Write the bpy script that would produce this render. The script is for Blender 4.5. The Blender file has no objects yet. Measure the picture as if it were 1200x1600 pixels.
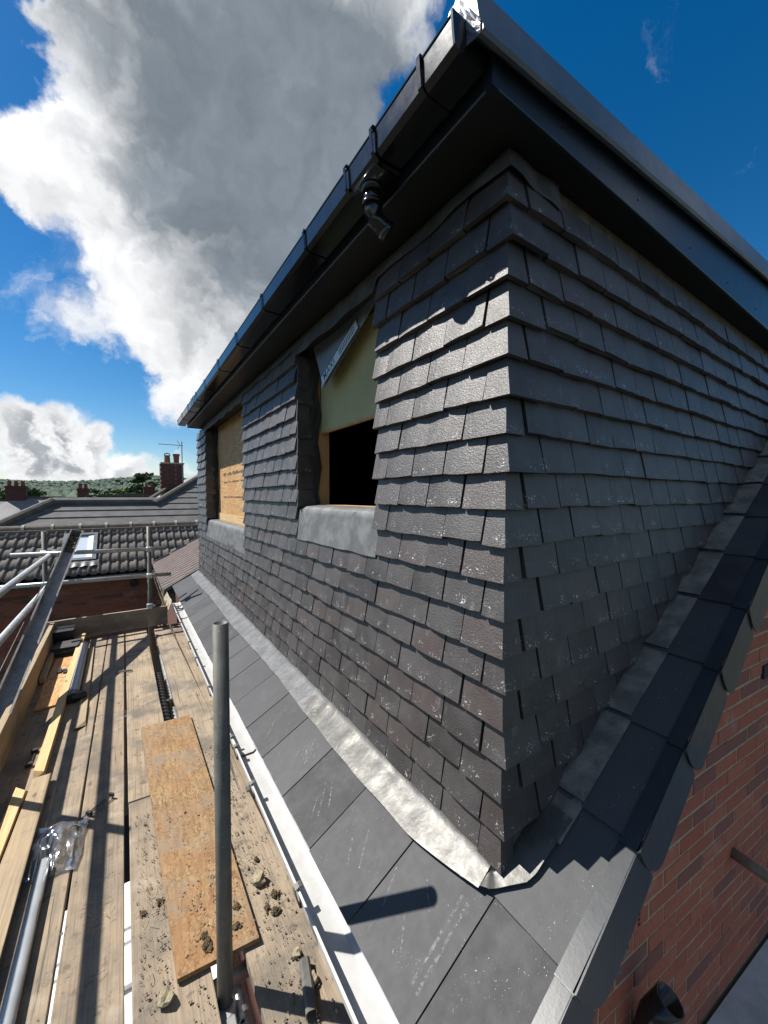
import bpy, math, random
from mathutils import Matrix, Vector, Euler, noise as mnoise

R = math.radians
random.seed(7)
sc = bpy.context.scene
col = sc.collection

# ------------------------------------------------------------------ camera
cam_d = bpy.data.cameras.new("camera")
cam = bpy.data.objects.new("camera", cam_d)
col.objects.link(cam)
cam_d.sensor_fit = 'VERTICAL'
cam_d.sensor_height = 24.0
cam_d.lens = 9.0
cam_d.clip_start = 0.02
cam_d.clip_end = 20000
cam.location = (0, 0, 0)
cam.rotation_euler = (R(90 - 2.25), 0, R(-33.9))
sc.camera = cam

# ------------------------------------------------------------------ sun and sky
SUN_EL, SUN_AZ = 49.3, 46.0          # azimuth counted from +Y towards -X
SUN = Vector((-math.cos(R(SUN_EL)) * math.sin(R(SUN_AZ)), math.cos(R(SUN_EL)) * math.cos(R(SUN_AZ)), math.sin(R(SUN_EL))))
sun_d = bpy.data.lights.new("sun", 'SUN')
sun_d.energy = 5.0
sun_d.angle = R(0.53)
sun_d.color = (1.0, 0.955, 0.88)
sun = bpy.data.objects.new("sun", sun_d)
sun.rotation_euler = (-SUN).to_track_quat('-Z', 'Y').to_euler()
sun.location = SUN * 60
col.objects.link(sun)

# big cloud overhead, low cumulus bank, and its thick grey body: direction, angular radius, weight
CLOUD = [(0.135,0.724,0.677,0.200,1.00), (0.273,0.641,0.717,0.186,1.00), (0.261,0.778,0.571,0.213,1.00), (0.121,0.868,0.482,0.168,1.00), (0.044,0.797,0.602,0.135,1.00), (0.189,0.922,0.337,0.145,0.90), (0.333,0.571,0.751,0.10,0.45), (-0.057,0.848,0.527,0.096,0.80), (-0.086,0.734,0.673,0.072,0.80), (0.116,0.968,0.224,0.080,0.70), (0.012,0.927,0.375,0.088,0.60), (-0.079,0.940,0.332,0.051,0.45), (0.403,0.524,0.751,0.055,0.40), (0.385,0.610,0.692,0.03,0.40), (-0.121,0.845,0.522,0.056,0.60), (0.142,0.652,0.744,0.189,1.00)]
LOW = [(-0.141,0.984,0.106,0.063,0.90), (-0.089,0.988,0.123,0.067,0.90), (-0.048,0.992,0.114,0.041,0.80), (-0.166,0.985,0.038,0.051,0.80), (-0.111,0.992,0.052,0.066,0.80), (-0.050,0.998,0.048,0.053,0.70), (0.005,0.999,0.039,0.044,0.70), (0.053,0.997,0.052,0.046,0.60), (-0.171,0.977,0.126,0.050,0.70), (0.125,0.989,0.083,0.017,0.50), (0.023,0.991,0.129,0.011,0.40)]
GREY = [(0.234,0.691,0.684,0.30,1.00), (0.329,0.779,0.534,0.26,0.90), (0.129,0.689,0.713,0.19,0.60), (0.015,0.855,0.518,0.087,0.30), (0.204,0.927,0.314,0.12,0.50)]


class NT:
    """tiny helper round a node tree"""
    def __init__(self, tree):
        self.t = tree
        self.n = tree.nodes
        self.l = tree.links

    def node(self, typ, ins=None, **props):
        nd = self.n.new(typ)
        for k, v in props.items():
            setattr(nd, k, v)
        if ins:
            for k, v in ins.items():
                self.put(nd.inputs[k], v)
        return nd

    def put(self, sock, v):
        if hasattr(v, 'is_linked') or isinstance(v, bpy.types.NodeSocket):
            self.l.new(v, sock)
        elif isinstance(v, (tuple, list)) and len(v) == 3 and sock.type == 'RGBA':
            sock.default_value = (*v, 1)
        else:
            sock.default_value = v

    def math(self, op, a, b=None, c=None, clamp=False):
        nd = self.n.new('ShaderNodeMath')
        nd.operation = op
        nd.use_clamp = clamp
        self.put(nd.inputs[0], a)
        if b is not None:
            self.put(nd.inputs[1], b)
        if c is not None:
            self.put(nd.inputs[2], c)
        return nd.outputs[0]

    def vmath(self, op, a, b=None, scale=None):
        nd = self.n.new('ShaderNodeVectorMath')
        nd.operation = op
        self.put(nd.inputs[0], a)
        if b is not None:
            self.put(nd.inputs[1], b)
        if scale is not None:
            self.put(nd.inputs['Scale'], scale)
        return nd.outputs['Value'] if op in ('DOT_PRODUCT', 'LENGTH', 'DISTANCE') else nd.outputs[0]

    def noise(self, vec, scale, detail=3.0, rough=0.55, out='Fac', dist=0.0):
        nd = self.node('ShaderNodeTexNoise', {'Scale': scale, 'Detail': detail, 'Roughness': rough, 'Distortion': dist})
        if vec is not None:
            self.put(nd.inputs['Vector'], vec)
        return nd.outputs[out]

    def voro(self, vec, scale, out='Distance', feature='F1', rnd=1.0):
        nd = self.node('ShaderNodeTexVoronoi', {'Scale': scale, 'Randomness': rnd}, feature=feature)
        if vec is not None:
            self.put(nd.inputs['Vector'], vec)
        return nd.outputs[out]

    def mapr(self, v, a, b, c=0.0, d=1.0, smooth=True):
        nd = self.node('ShaderNodeMapRange', {'Value': v, 'From Min': a, 'From Max': b, 'To Min': c, 'To Max': d})
        nd.interpolation_type = 'SMOOTHSTEP' if smooth else 'LINEAR'
        return nd.outputs[0]

    def mix(self, f, a, b, blend='MIX'):
        nd = self.n.new('ShaderNodeMix')
        nd.data_type = 'RGBA'
        nd.blend_type = blend
        self.put(nd.inputs[0], f)
        self.put(nd.inputs[6], a)
        self.put(nd.inputs[7], b)
        return nd.outputs[2]

    def mapping(self, vec, scale=(1, 1, 1), rot=(0, 0, 0), loc=(0, 0, 0)):
        nd = self.node('ShaderNodeMapping', {'Scale': scale, 'Rotation': rot, 'Location': loc})
        self.put(nd.inputs['Vector'], vec)
        return nd.outputs[0]

    def bump(self, h, strength=0.3, dist=0.01, normal=None):
        nd = self.node('ShaderNodeBump', {'Height': h, 'Strength': strength, 'Distance': dist})
        if normal is not None:
            self.put(nd.inputs['Normal'], normal)
        return nd.outputs[0]


world = bpy.data.worlds.new("World")
sc.world = world
world.use_nodes = True
W = NT(world.node_tree)
W.n.clear()
sky = W.node('ShaderNodeTexSky', sky_type='NISHITA')
sky.sun_disc = False
sky.sun_elevation = R(SUN_EL)
sky.sun_rotation = R(-SUN_AZ)
sky.altitude = 100
sky.air_density = 1.0
sky.dust_density = 0.15
sky.ozone_density = 2.5
dirv = W.node('ShaderNodeTexCoord').outputs['Generated']
wn1 = W.noise(dirv, 5.0, 6, 0.55, 'Color')
wn2 = W.noise(dirv, 17.0, 5, 0.6, 'Color')
warp = W.vmath('ADD', W.vmath('SCALE', W.vmath('SUBTRACT', wn1, (.5, .5, .5)), scale=.24),
               W.vmath('SCALE', W.vmath('SUBTRACT', wn2, (.5, .5, .5)), scale=.085))
dw = W.vmath('NORMALIZE', W.vmath('ADD', dirv, warp))


def blobs(lst, dvec, grow=1.0):
    tot = None
    for (x, y, z, r, w) in lst:
        dt = W.vmath('DOT_PRODUCT', dvec, (x, y, z))
        v = W.mapr(dt, math.cos(r * 1.45 * grow), 1.0, 0.0, w)
        tot = v if tot is None else W.math('ADD', tot, v)
    return tot


big = blobs(CLOUD, dw)
HOLE = [(-.112, .788, .606, .055, 1.1), (-.15, .70, .70, .05, .9), (.425, .585, .690, .055, 1.0), (.46, .53, .71, .03, .7), (.372, .640, .672, .028, .6)]
big = W.math('SUBTRACT', big, blobs(HOLE, W.vmath('NORMALIZE', W.vmath('ADD', dirv, W.vmath('SCALE', warp, scale=.6)))))
dw_low = W.vmath('NORMALIZE', W.vmath('ADD', dirv, W.vmath('SCALE', warp, scale=.42)))
low = blobs(LOW, dw_low)
# the rest of the sky carries the same kind of scattered cumulus
sepd = W.node('ShaderNodeSeparateXYZ', {'Vector': dirv})
plan = W.vmath('DIVIDE', dirv, W.node('ShaderNodeCombineXYZ', {'X': W.math('ADD', sepd.outputs[2], .25), 'Y': W.math('ADD', sepd.outputs[2], .25), 'Z': 1.0}).outputs[0])
scatter = W.mapr(W.noise(W.vmath('ADD', plan, (2.3, .7, 0.0)), 1.0, 7, .55), .475, .68, 0.0, .95)
away = W.mapr(W.vmath('DOT_PRODUCT', dirv, (.30, .84, .46)), .35, .55, 1.0, 0.0)
scatter = W.math('MULTIPLY', scatter, away)
fbm = W.noise(dw, 6.0, 8, .52)
fbm2 = W.noise(W.vmath('ADD', dw, tuple(SUN * .03)), 6.0, 8, .52)
field = W.math('ADD', W.math('ADD', W.math('MULTIPLY', big, .9), W.math('MULTIPLY', low, 1.0)), scatter)
field = W.math('ADD', field, W.math('MULTIPLY', W.math('SUBTRACT', fbm, .5), 1.9))
field = W.math('ADD', field, W.math('MULTIPLY', W.math('SUBTRACT', W.noise(dw, 26.0, 6, .6), .5), .55))
alpha = W.mapr(field, .22, .95)
thick = W.math('ADD', W.math('ADD', blobs(GREY, dw_low, 1.0), W.math('MULTIPLY', scatter, 1.5)), W.math('ADD', W.math('MULTIPLY', W.math('SUBTRACT', W.noise(dirv, 4.5, 2, .4), .5), 1.6), W.math('MULTIPLY', W.math('SUBTRACT', W.noise(dw, 13.0, 4, .5), .5), 1.5)))
lowgrey = W.math('MULTIPLY', W.mapr(low, .6, 1.9), W.mapr(W.noise(dw_low, 24, 6, .6), .42, .62, 0.0, .75))
greyf = W.math('MAXIMUM', W.mapr(thick, .25, 1.7), lowgrey)
rel = W.math('MULTIPLY', W.math('SUBTRACT', fbm, fbm2), 1.2)
ccol = W.mix(greyf, (12.2, 12.3, 12.5), (2.8, 3.3, 3.85))
ccol = W.mix(1.0, ccol, W.node('ShaderNodeCombineXYZ', {'X': W.math('ADD', 1.0, rel), 'Y': W.math('ADD', 1.0, rel), 'Z': W.math('ADD', 1.0, rel)}).outputs[0], 'MULTIPLY')
skyc = W.node('ShaderNodeHueSaturation', {'Saturation': 1.42, 'Value': 1.38, 'Color': sky.outputs[0]}).outputs[0]
allsky = W.mix(alpha, skyc, ccol)
bg = W.node('ShaderNodeBackground', {'Color': allsky, 'Strength': 0.05})
W.node('ShaderNodeOutputWorld', {'Surface': bg.outputs[0]})

sc.view_settings.view_transform = 'Standard'
sc.view_settings.look = 'None'
sc.view_settings.exposure = 0.66
sc.view_settings.gamma = 1.0
sc.view_settings.use_curve_mapping = False
sc.cycles.use_denoising = True
sc.cycles.max_bounces = 6
sc.cycles.caustics_reflective = False
sc.cycles.caustics_refractive = False


# ================================================================== helpers
class MB:
    """collects faces for one mesh"""
    def __init__(self):
        self.v, self.f, self.uv, self.rn, self.mi = [], [], {}, [], []

    def add(self, vs, fs, rn=0.0, mi=0):
        b = len(self.v)
        self.v += [tuple(p) for p in vs]
        for f in fs:
            self.f.append(tuple(b + i for i in f))
            self.rn.append(rn)
            self.mi.append(mi)
        return self

    BOXF = [(0, 3, 2, 1), (4, 5, 6, 7), (0, 1, 5, 4), (1, 2, 6, 5), (2, 3, 7, 6), (3, 0, 4, 7)]

    def box(self, x0, x1, y0, y1, z0, z1, rn=0.0, mi=0):
        vs = [(x0, y0, z0), (x1, y0, z0), (x1, y1, z0), (x0, y1, z0), (x0, y0, z1), (x1, y0, z1), (x1, y1, z1), (x0, y1, z1)]
        return self.add(vs, self.BOXF, rn, mi)

    def hexa(self, bot, top, rn=0.0, mi=0):
        """four bottom corners (counter-clockwise from above) and four top corners"""
        return self.add(list(bot) + list(top), self.BOXF, rn, mi)

    def obox(self, c, ax, ay, az, rn=0.0, mi=0):
        c, ax, ay, az = map(Vector, (c, ax, ay, az))
        vs = [c + ax * sx + ay * sy + az * sz for sz in (-1, 1) for sx, sy in ((-1, -1), (1, -1), (1, 1), (-1, 1))]
        return self.add(vs, self.BOXF, rn, mi)

    def prism(self, pts, d, rn=0.0, mi=0):
        """polygon (list of points) extruded by vector d"""
        n = len(pts)
        d = Vector(d)
        a = [Vector(p) for p in pts]
        b = [p + d for p in a]
        fs = [tuple(range(n))[::-1], tuple(range(n, 2 * n))] + [(i, (i + 1) % n, n + (i + 1) % n, n + i) for i in range(n)]
        return self.add(a + b, fs, rn, mi)

    def tube(self, path, r, n=12, inner=None, cap=True, rn=0.0, mi=0):
        path = [Vector(p) for p in path]
        rs = r if isinstance(r, (list, tuple)) else [r] * len(path)
        rings = []
        for i, p in enumerate(path):
            t = (path[min(i + 1, len(path) - 1)] - path[max(i - 1, 0)]).normalized()
            ref = Vector((0, 0, 1)) if abs(t.z) < .9 else Vector((0, 1, 0))
            u = t.cross(ref).normalized()
            w = t.cross(u).normalized()
            rings.append((p, u, w, rs[i]))
        def ringv(k, rad):
            p, u, w, _ = rings[k]
            return [p + (u * math.cos(a) + w * math.sin(a)) * rad for a in [2 * math.pi * j / n for j in range(n)]]
        vs, fs = [], []
        for k in range(len(rings)):
            vs += ringv(k, rings[k][3])
        for k in range(len(rings) - 1):
            for j in range(n):
                fs.append((k * n + j, k * n + (j + 1) % n, (k + 1) * n + (j + 1) % n, (k + 1) * n + j))
        last = (len(rings) - 1) * n
        if inner:
            for end, base in ((0, 0), (len(rings) - 1, last)):
                o = len(vs)
                k2 = end + (1 if end == 0 else -1)
                p, u, w, _ = rings[end]
                q = rings[k2][0]
                deep = p + (q - p).normalized() * min((q - p).length * .9, .12)
                vs += ringv(end, inner)
                vs += [deep + (u * math.cos(a) + w * math.sin(a)) * inner for a in [2 * math.pi * j / n for j in range(n)]]
                for j in range(n):
                    j2 = (j + 1) % n
                    fs.append((base + j, o + j, o + j2, base + j2))
                    fs.append((o + j, o + n + j, o + n + j2, o + j2))
                fs.append(tuple(o + n + j for j in range(n)))
        elif cap:
            fs.append(tuple(range(n)))
            fs.append(tuple(last + j for j in range(n))[::-1])
        return self.add(vs, fs, rn, mi)

    def sheet(self, nu, nv, fn, off, rn=0.0, mi=0):
        """grid fn(u,v) with thickness vector off"""
        top = [Vector(fn(i / nu, j / nv)) for j in range(nv + 1) for i in range(nu + 1)]
        off = Vector(off)
        n = len(top)
        vs = top + [p + off for p in top]
        fs = []
        w = nu + 1
        for j in range(nv):
            for i in range(nu):
                a = j * w + i
                fs.append((a, a + 1, a + w + 1, a + w))
                fs.append((n + a, n + a + w, n + a + w + 1, n + a + 1))
        rim = [i for i in range(w)] + [j * w + nu for j in range(1, nv + 1)] + [nv * w + i for i in range(nu - 1, -1, -1)] + [j * w for j in range(nv - 1, 0, -1)]
        for k in range(len(rim)):
            a, b = rim[k], rim[(k + 1) % len(rim)]
            fs.append((a, n + a, n + b, b))
        return self.add(vs, fs, rn, mi)

    def profile(self, pts, th, d, rn=0.0, mi=0):
        """open polyline (3D, planar) thickened by th along its in-plane normals and extruded by d"""
        d = Vector(d)
        P = [Vector(p) for p in pts]
        t = d.normalized()
        out = []
        for i, p in enumerate(P):
            e = Vector((0, 0, 0))
            if i > 0:
                e += (p - P[i - 1]).normalized()
            if i < len(P) - 1:
                e += (P[i + 1] - p).normalized()
            out.append(p + e.normalized().cross(t) * th)
        return self.prism(P + out[::-1], d, rn, mi)

    def blob(self, c, r, seed=0, sub=1, squash=(1, 1, 1), rough=.35, rn=0.0, mi=0):
        vs, fs = ICO[sub]
        o = []
        for p in vs:
            k = 1 + rough * mnoise.noise(Vector(p) * 1.7 + Vector((seed * 3.1, seed * 1.7, seed)))
            o.append((c[0] + p[0] * r * squash[0] * k, c[1] + p[1] * r * squash[1] * k, c[2] + p[2] * r * squash[2] * k))
        return self.add(o, fs, rn, mi)

    def mesh(self, name, mats=None, smooth=False):
        me = bpy.data.meshes.new(name)
        me.from_pydata(self.v, [], self.f)
        if mats:
            for m in (mats if isinstance(mats, (list, tuple)) else [mats]):
                me.materials.append(m)
        if any(self.rn):
            at = me.attributes.new('rnd', 'FLOAT', 'FACE')
            at.data.foreach_set('value', self.rn)
        if any(self.mi):
            me.polygons.foreach_set('material_index', self.mi)
        if smooth:
            me.polygons.foreach_set('use_smooth', [True] * len(me.polygons))
        me.update()
        return me

    def build(self, name, mats, parent=None, smooth=False):
        me = self.mesh(name, mats, False)
        # consistent outward normals
        import bmesh
        bm = bmesh.new()
        bm.from_mesh(me)
        bmesh.ops.recalc_face_normals(bm, faces=bm.faces)
        bm.to_mesh(me)
        bm.free()
        if smooth:
            me.polygons.foreach_set('use_smooth', [True] * len(me.polygons))
            me.set_sharp_from_angle(angle=R(48))
        return link(name, me, parent)


def _ico():
    import bmesh
    d = {}
    for s in (1, 2, 3):
        bm = bmesh.new()
        bmesh.ops.create_icosphere(bm, subdivisions=s, radius=1)
        bm.verts.ensure_lookup_table()
        d[s] = ([tuple(v.co) for v in bm.verts], [tuple(v.index for v in f.verts) for f in bm.faces])
        bm.free()
    return d


ICO = _ico()


def link(name, me, parent=None):
    o = bpy.data.objects.new(name, me)
    col.objects.link(o)
    if parent is not None:
        o.parent = parent
        if parent.type == 'EMPTY':
            o.matrix_parent_inverse = Matrix.Translation(-parent.location)
    return o


def thing(name, label, cat, loc, group=None):
    o = bpy.data.objects.new(name, None)
    o.empty_display_size = .1
    o.location = loc
    col.objects.link(o)
    return tag(o, label, cat, group)


def tag(o, label=None, cat=None, group=None, kind=None):
    if label:
        o['label'] = label
    if cat:
        o['category'] = cat
    if group:
        o['group'] = group
    if kind:
        o['kind'] = kind
    return o


def soft(o, w=.004, seg=2):
    b = o.modifiers.new('bevel', 'BEVEL')
    b.width = w
    b.segments = seg
    b.limit_method = 'ANGLE'
    b.angle_limit = R(35)
    return o


# ================================================================== materials
def mat(name, base=(.5, .5, .5), rough=.6, metal=0.0, spec=.5):
    m = bpy.data.materials.new(name)
    m.use_nodes = True
    t = NT(m.node_tree)
    b = t.n['Principled BSDF']
    b.inputs['Base Color'].default_value = (*base, 1)
    b.inputs['Roughness'].default_value = rough
    b.inputs['Metallic'].default_value = metal
    b.inputs['Specular IOR Level'].default_value = spec
    return m, t, b


def pos(t):
    return t.node('ShaderNodeNewGeometry').outputs['Position']


def objc(t):
    """object coordinates shifted by a random offset per object"""
    tc = t.node('ShaderNodeTexCoord').outputs['Object']
    r = t.node('ShaderNodeObjectInfo').outputs['Random']
    return t.vmath('ADD', tc, t.vmath('SCALE', (7.3, 3.1, 5.7), scale=t.math('MULTIPLY', r, 9.0)))


def rnd(t):
    r = t.node('ShaderNodeObjectInfo').outputs['Random']
    a = t.node('ShaderNodeAttribute', attribute_name='rnd').outputs['Fac']
    return t.math('FRACT', t.math('ADD', r, a))


def rnd2(t, r):
    return t.math('FRACT', t.math('MULTIPLY', r, 17.31))


def simple(name, c1, c2, scale=8, rough=.6, bump=.15, bscale=60, metal=0.0, spec=.5, rvar=.15, detail=5):
    m, t, b = mat(name, c1, rough, metal, spec)
    p = pos(t)
    n = t.noise(p, scale, detail, .6)
    f = t.mapr(n, .3, .7)
    t.put(b.inputs['Base Color'], t.mix(f, c1, c2))
    t.put(b.inputs['Roughness'], t.math('ADD', rough - rvar / 2, t.math('MULTIPLY', t.noise(p, scale * 2.3, 4), rvar)))
    if bump:
        t.put(b.inputs['Normal'], t.bump(t.noise(p, bscale, 4, .6), bump, .004))
    return m


def make_tile_mat():
    m, t, b = mat('clay_slate_tile', rough=.5)
    p = pos(t)
    r = rnd(t)
    r2 = rnd2(t, r)
    c = t.mix(r, (.028, .0235, .0230), (.060, .0528, .0515))
    c = t.mix(t.math('MULTIPLY', t.mapr(r2, .62, .92), .7), c, (.062, .043, .039))
    c = t.mix(t.math('MULTIPLY', t.mapr(t.noise(p, 9, 5), .35, .75), .5), c, (.088, .083, .080))
    uv = t.node('ShaderNodeUVMap').outputs[0]
    su = t.node('ShaderNodeSeparateXYZ', {'Vector': uv})
    # lime bloom specks collect above the lower edge of each tile
    band = t.math('MULTIPLY', t.mapr(su.outputs[1], .01, .08), t.mapr(su.outputs[1], .14, .34, 1.0, 0.0))
    sp = t.mapr(t.noise(t.mapping(p, (1, 1, 1.5)), 130, 3, .7), .57, .64)
    clump = t.mapr(t.noise(p, 21, 3), .52, .60)
    fleck = t.math('MULTIPLY', t.math('MULTIPLY', sp, clump), band)
    streak = t.math('MULTIPLY', t.mapr(t.noise(t.mapping(p, (28, 28, 5)), 1, 4, .6), .60, .80), .35)
    streak = t.math('MULTIPLY', streak, t.mapr(t.noise(p, 3.1, 3), .45, .60))
    c = t.mix(t.math('MULTIPLY', streak, 1.3), c, (.30, .30, .295))
    c = t.mix(fleck, c, (.62, .62, .61))
    t.put(b.inputs['Base Color'], c)
    t.put(b.inputs['Roughness'], t.math('ADD', .34, t.math('MULTIPLY', t.noise(p, 20, 4), .22)))
    b.inputs['Specular IOR Level'].default_value = .7
    h = t.math('ADD', t.math('MULTIPLY', t.noise(t.mapping(p, (1, 1, 1.5)), 120, 4, .55), .7), t.math('MULTIPLY', t.noise(p, 420, 2), .5))
    t.put(b.inputs['Normal'], t.bump(h, .42, .006))
    return m


def make_slate_mat():
    m, t, b = mat('fibre_slate', rough=.5)
    p = pos(t)
    r = rnd(t)
    c = t.mix(r, (.038, .0385, .041), (.072, .0725, .076))
    c = t.mix(t.math('MULTIPLY', t.mapr(t.noise(p, 6, 6, .65), .4, .75), .5), c, (.088, .09, .094))
    # chalky scuffs and scratches, running mostly with the slope
    sv = t.mapping(p, (26, 90, 26), rot=(0, 0, .35))
    scr = t.math('MULTIPLY', t.mapr(t.noise(sv, 1.0, 5, .7, dist=.6), .62, .76), t.mapr(t.noise(p, 4.3, 3), .48, .62))
    c = t.mix(t.math('MULTIPLY', scr, .45), c, (.34, .34, .345))
    sp = t.math('MULTIPLY', t.mapr(t.noise(p, 210, 2, .6), .68, .74), t.mapr(t.noise(p, 9, 3), .50, .66))
    c = t.mix(t.math('MULTIPLY', sp, .8), c, (.6, .6, .58))
    t.put(b.inputs['Base Color'], c)
    t.put(b.inputs['Roughness'], t.math('ADD', .50, t.math('MULTIPLY', t.noise(p, 30, 4), .2)))
    b.inputs['Specular IOR Level'].default_value = .22
    h = t.math('ADD', t.noise(t.mapping(p, (14, 30, 14)), 1, 6, .6), t.math('MULTIPLY', t.noise(p, 260, 2), .15))
    t.put(b.inputs['Normal'], t.bump(h, .25, .006))
    return m


def make_lead(name, c1, c2, rough, metal, bump, stain=True):
    m, t, b = mat(name, c1, rough, metal)
    p = pos(t)
    n = t.mapr(t.noise(p, 11, 6, .62), .35, .68)
    c = t.mix(n, c1, c2)
    if stain:
        c = t.mix(t.math('MULTIPLY', t.mapr(t.noise(p, 23, 4, .6), .62, .74), .35), c, (.52, .44, .26))
    t.put(b.inputs['Base Color'], c)
    t.put(b.inputs['Roughness'], t.math('ADD', rough - .1, t.math('MULTIPLY', t.noise(p, 31, 5), .24)))
    h = t.math('ADD', t.math('MULTIPLY', t.math('ABSOLUTE', t.math('SUBTRACT', t.noise(p, 24, 3, .5), .5)), 1.2), t.math('MULTIPLY', t.noise(p, 160, 3), .08))
    t.put(b.inputs['Normal'], t.bump(h, bump, .012))
    return m


def make_brick(name, cols, rough=.85):
    m, t, b = mat(name, rough=rough)
    p = pos(t)
    r = rnd(t)
    r2 = rnd2(t, r)
    c = t.mix(r, cols[0], cols[1])
    c = t.mix(t.mapr(r2, .74, .86), c, cols[2])
    c = t.mix(t.math('MULTIPLY', t.mapr(t.noise(p, 30, 5, .65), .35, .7), .5), c, cols[3])
    c = t.mix(t.math('MULTIPLY', t.mapr(t.noise(p, 5, 4), .58, .78), .35), c, (.42, .38, .34))
    t.put(b.inputs['Base Color'], c)
    t.put(b.inputs['Normal'], t.bump(t.noise(p, 150, 4, .65), .5, .004))
    return m


def make_wood(name, c1, c2, c3, along=1, rough=.8, dirt=.5, stains=True):
    """weathered timber, grain along local axis `along`"""
    m, t, b = mat(name, rough=rough)
    p = objc(t)
    s = [38, 38, 38]
    s[along] = 1.6
    g = t.noise(t.mapping(p, tuple(s)), 1.0, 6, .65, dist=.4)
    s2 = [150, 150, 150]
    s2[along] = 3.0
    g2 = t.noise(t.mapping(p, tuple(s2)), 1.0, 4, .6)
    c = t.mix(t.mapr(g, .35, .68), c1, c2)
    c = t.mix(t.math('MULTIPLY', t.mapr(g2, .46, .66), .7), c, c3)
    r = rnd(t)
    c = t.mix(t.math('MULTIPLY', r, .6), c, t.mix(.6, c, c3))
    c = t.mix(t.math('MULTIPLY', rnd2(t, r), .35), c, t.mix(.5, c, (.30, .28, .25)))
    s3 = [46, 46, 46]
    s3[along] = .9
    crack = t.mapr(t.noise(t.mapping(p, tuple(s3), loc=(3, 1, 2)), 1.0, 3, .5), .68, .71)
    c = t.mix(t.math('MULTIPLY', crack, .85), c, (.035, .028, .02))
    kn = t.voro(t.mapping(p, (7, 3.2, 7)), 1.0)
    c = t.mix(t.math('MULTIPLY', t.mapr(kn, .05, .10, 1.0, 0.0), .75), c, (.09, .058, .035))
    w = pos(t)
    if stains:
        c = t.mix(t.math('MULTIPLY', t.mapr(t.noise(w, 3.2, 6, .65), .44, .66), dirt), c, (.135, .115, .09))
        c = t.mix(t.math('MULTIPLY', t.mapr(t.noise(w, 14, 5, .7), .56, .68), dirt * .8), c, (.085, .072, .055))
        c = t.mix(t.math('MULTIPLY', t.mapr(t.noise(w, 70, 3, .6), .66, .74), dirt * .9), c, (.07, .055, .045))
        # dusty pale scuffs
        c = t.mix(t.math('MULTIPLY', t.mapr(t.noise(w, 7.5, 5, .6), .55, .75), .4), c, (.44, .385, .31))
        # thin scratches
        wv = t.noise(t.mapping(w, (7, 90, 7), rot=(0, 0, .5)), 1.0, 3, .6, dist=1.5)
        c = t.mix(t.math('MULTIPLY', t.mapr(wv, .70, .74), .5), c, (.09, .07, .055))
    t.put(b.inputs['Base Color'], c)
    t.put(b.inputs['Normal'], t.bump(t.math('ADD', g2, t.math('MULTIPLY', g, .6)), .45, .003))
    return m


def make_osb(name, tone=1.0, dirt=.4):
    m, t, b = mat(name, rough=.72)
    p = objc(t)
    w = pos(t)
    c = None
    for k, (ang, sc_) in enumerate(((.35, 1.0), (1.5, 1.15), (2.5, .9), (-.4, 1.05))):
        # strands lie at all angles in the sheet: stretched cells, each with its own shade
        v = t.mapping(p, (85 * sc_, 15 * sc_, 85 * sc_), rot=(.0, .0, ang), loc=(k * 3.1, k * 1.7, 0))
        col_ = t.voro(v, 1.0, 'Color')
        val = t.node('ShaderNodeSeparateColor', {'Color': col_})
        cc = t.mix(val.outputs[0], (.24 * tone, .125 * tone, .045 * tone), (.56 * tone, .36 * tone, .165 * tone))
        if c is None:
            c = cc
        else:
            c = t.mix(t.mapr(t.noise(t.vmath('ADD', p, (k * 5.0, 0, 0)), 60, 3, .6), .48, .52), c, cc)
    c = t.mix(t.math('MULTIPLY', t.mapr(t.noise(w, 2.6, 4, .6), .45, .62), .45), c, (.40 * tone, .17 * tone, .05 * tone))
    c = t.mix(t.math('MULTIPLY', t.mapr(t.noise(w, 5, 6, .68), .46, .68), dirt * .8), c, (.22, .175, .125))
    c = t.mix(t.math('MULTIPLY', t.mapr(t.noise(w, 22, 5, .7), .58, .72), dirt), c, (.12, .09, .06))
    t.put(b.inputs['Base Color'], c)
    t.put(b.inputs['Normal'], t.bump(t.noise(p, 130, 3), .3, .003))
    return m


def make_galv(name, c1=(.34, .35, .35), c2=(.52, .53, .53), rough=.42, metal=.75, dirt=.3):
    m, t, b = mat(name, c1, rough, metal)
    p = pos(t)
    c = t.mix(t.voro(p, 26, 'Color'), c1, c2)
    c = t.mix(.5, c, t.mix(t.mapr(t.noise(p, 9, 5), .35, .7), c1, c2))
    c = t.mix(t.math('MULTIPLY', t.mapr(t.noise(p, 6, 6, .7), .52, .72), dirt), c, (.19, .165, .13))
    st_ = t.noise(t.mapping(p, (90, 90, 2.2)), 1.0, 4, .6)
    c = t.mix(t.math('MULTIPLY', t.mapr(st_, .52, .68), dirt * .7), c, (.05, .045, .036))
    c = t.mix(t.math('MULTIPLY', t.mapr(t.noise(p, 85, 3, .6), .66, .72), dirt * .8), c, (.42, .40, .36))
    t.put(b.inputs['Base Color'], c)
    t.put(b.inputs['Roughness'], t.math('ADD', rough - .08, t.math('MULTIPLY', t.noise(p, 18, 4), .28)))
    t.put(b.inputs['Normal'], t.bump(t.noise(p, 60, 4), .1, .003))
    return m


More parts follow.
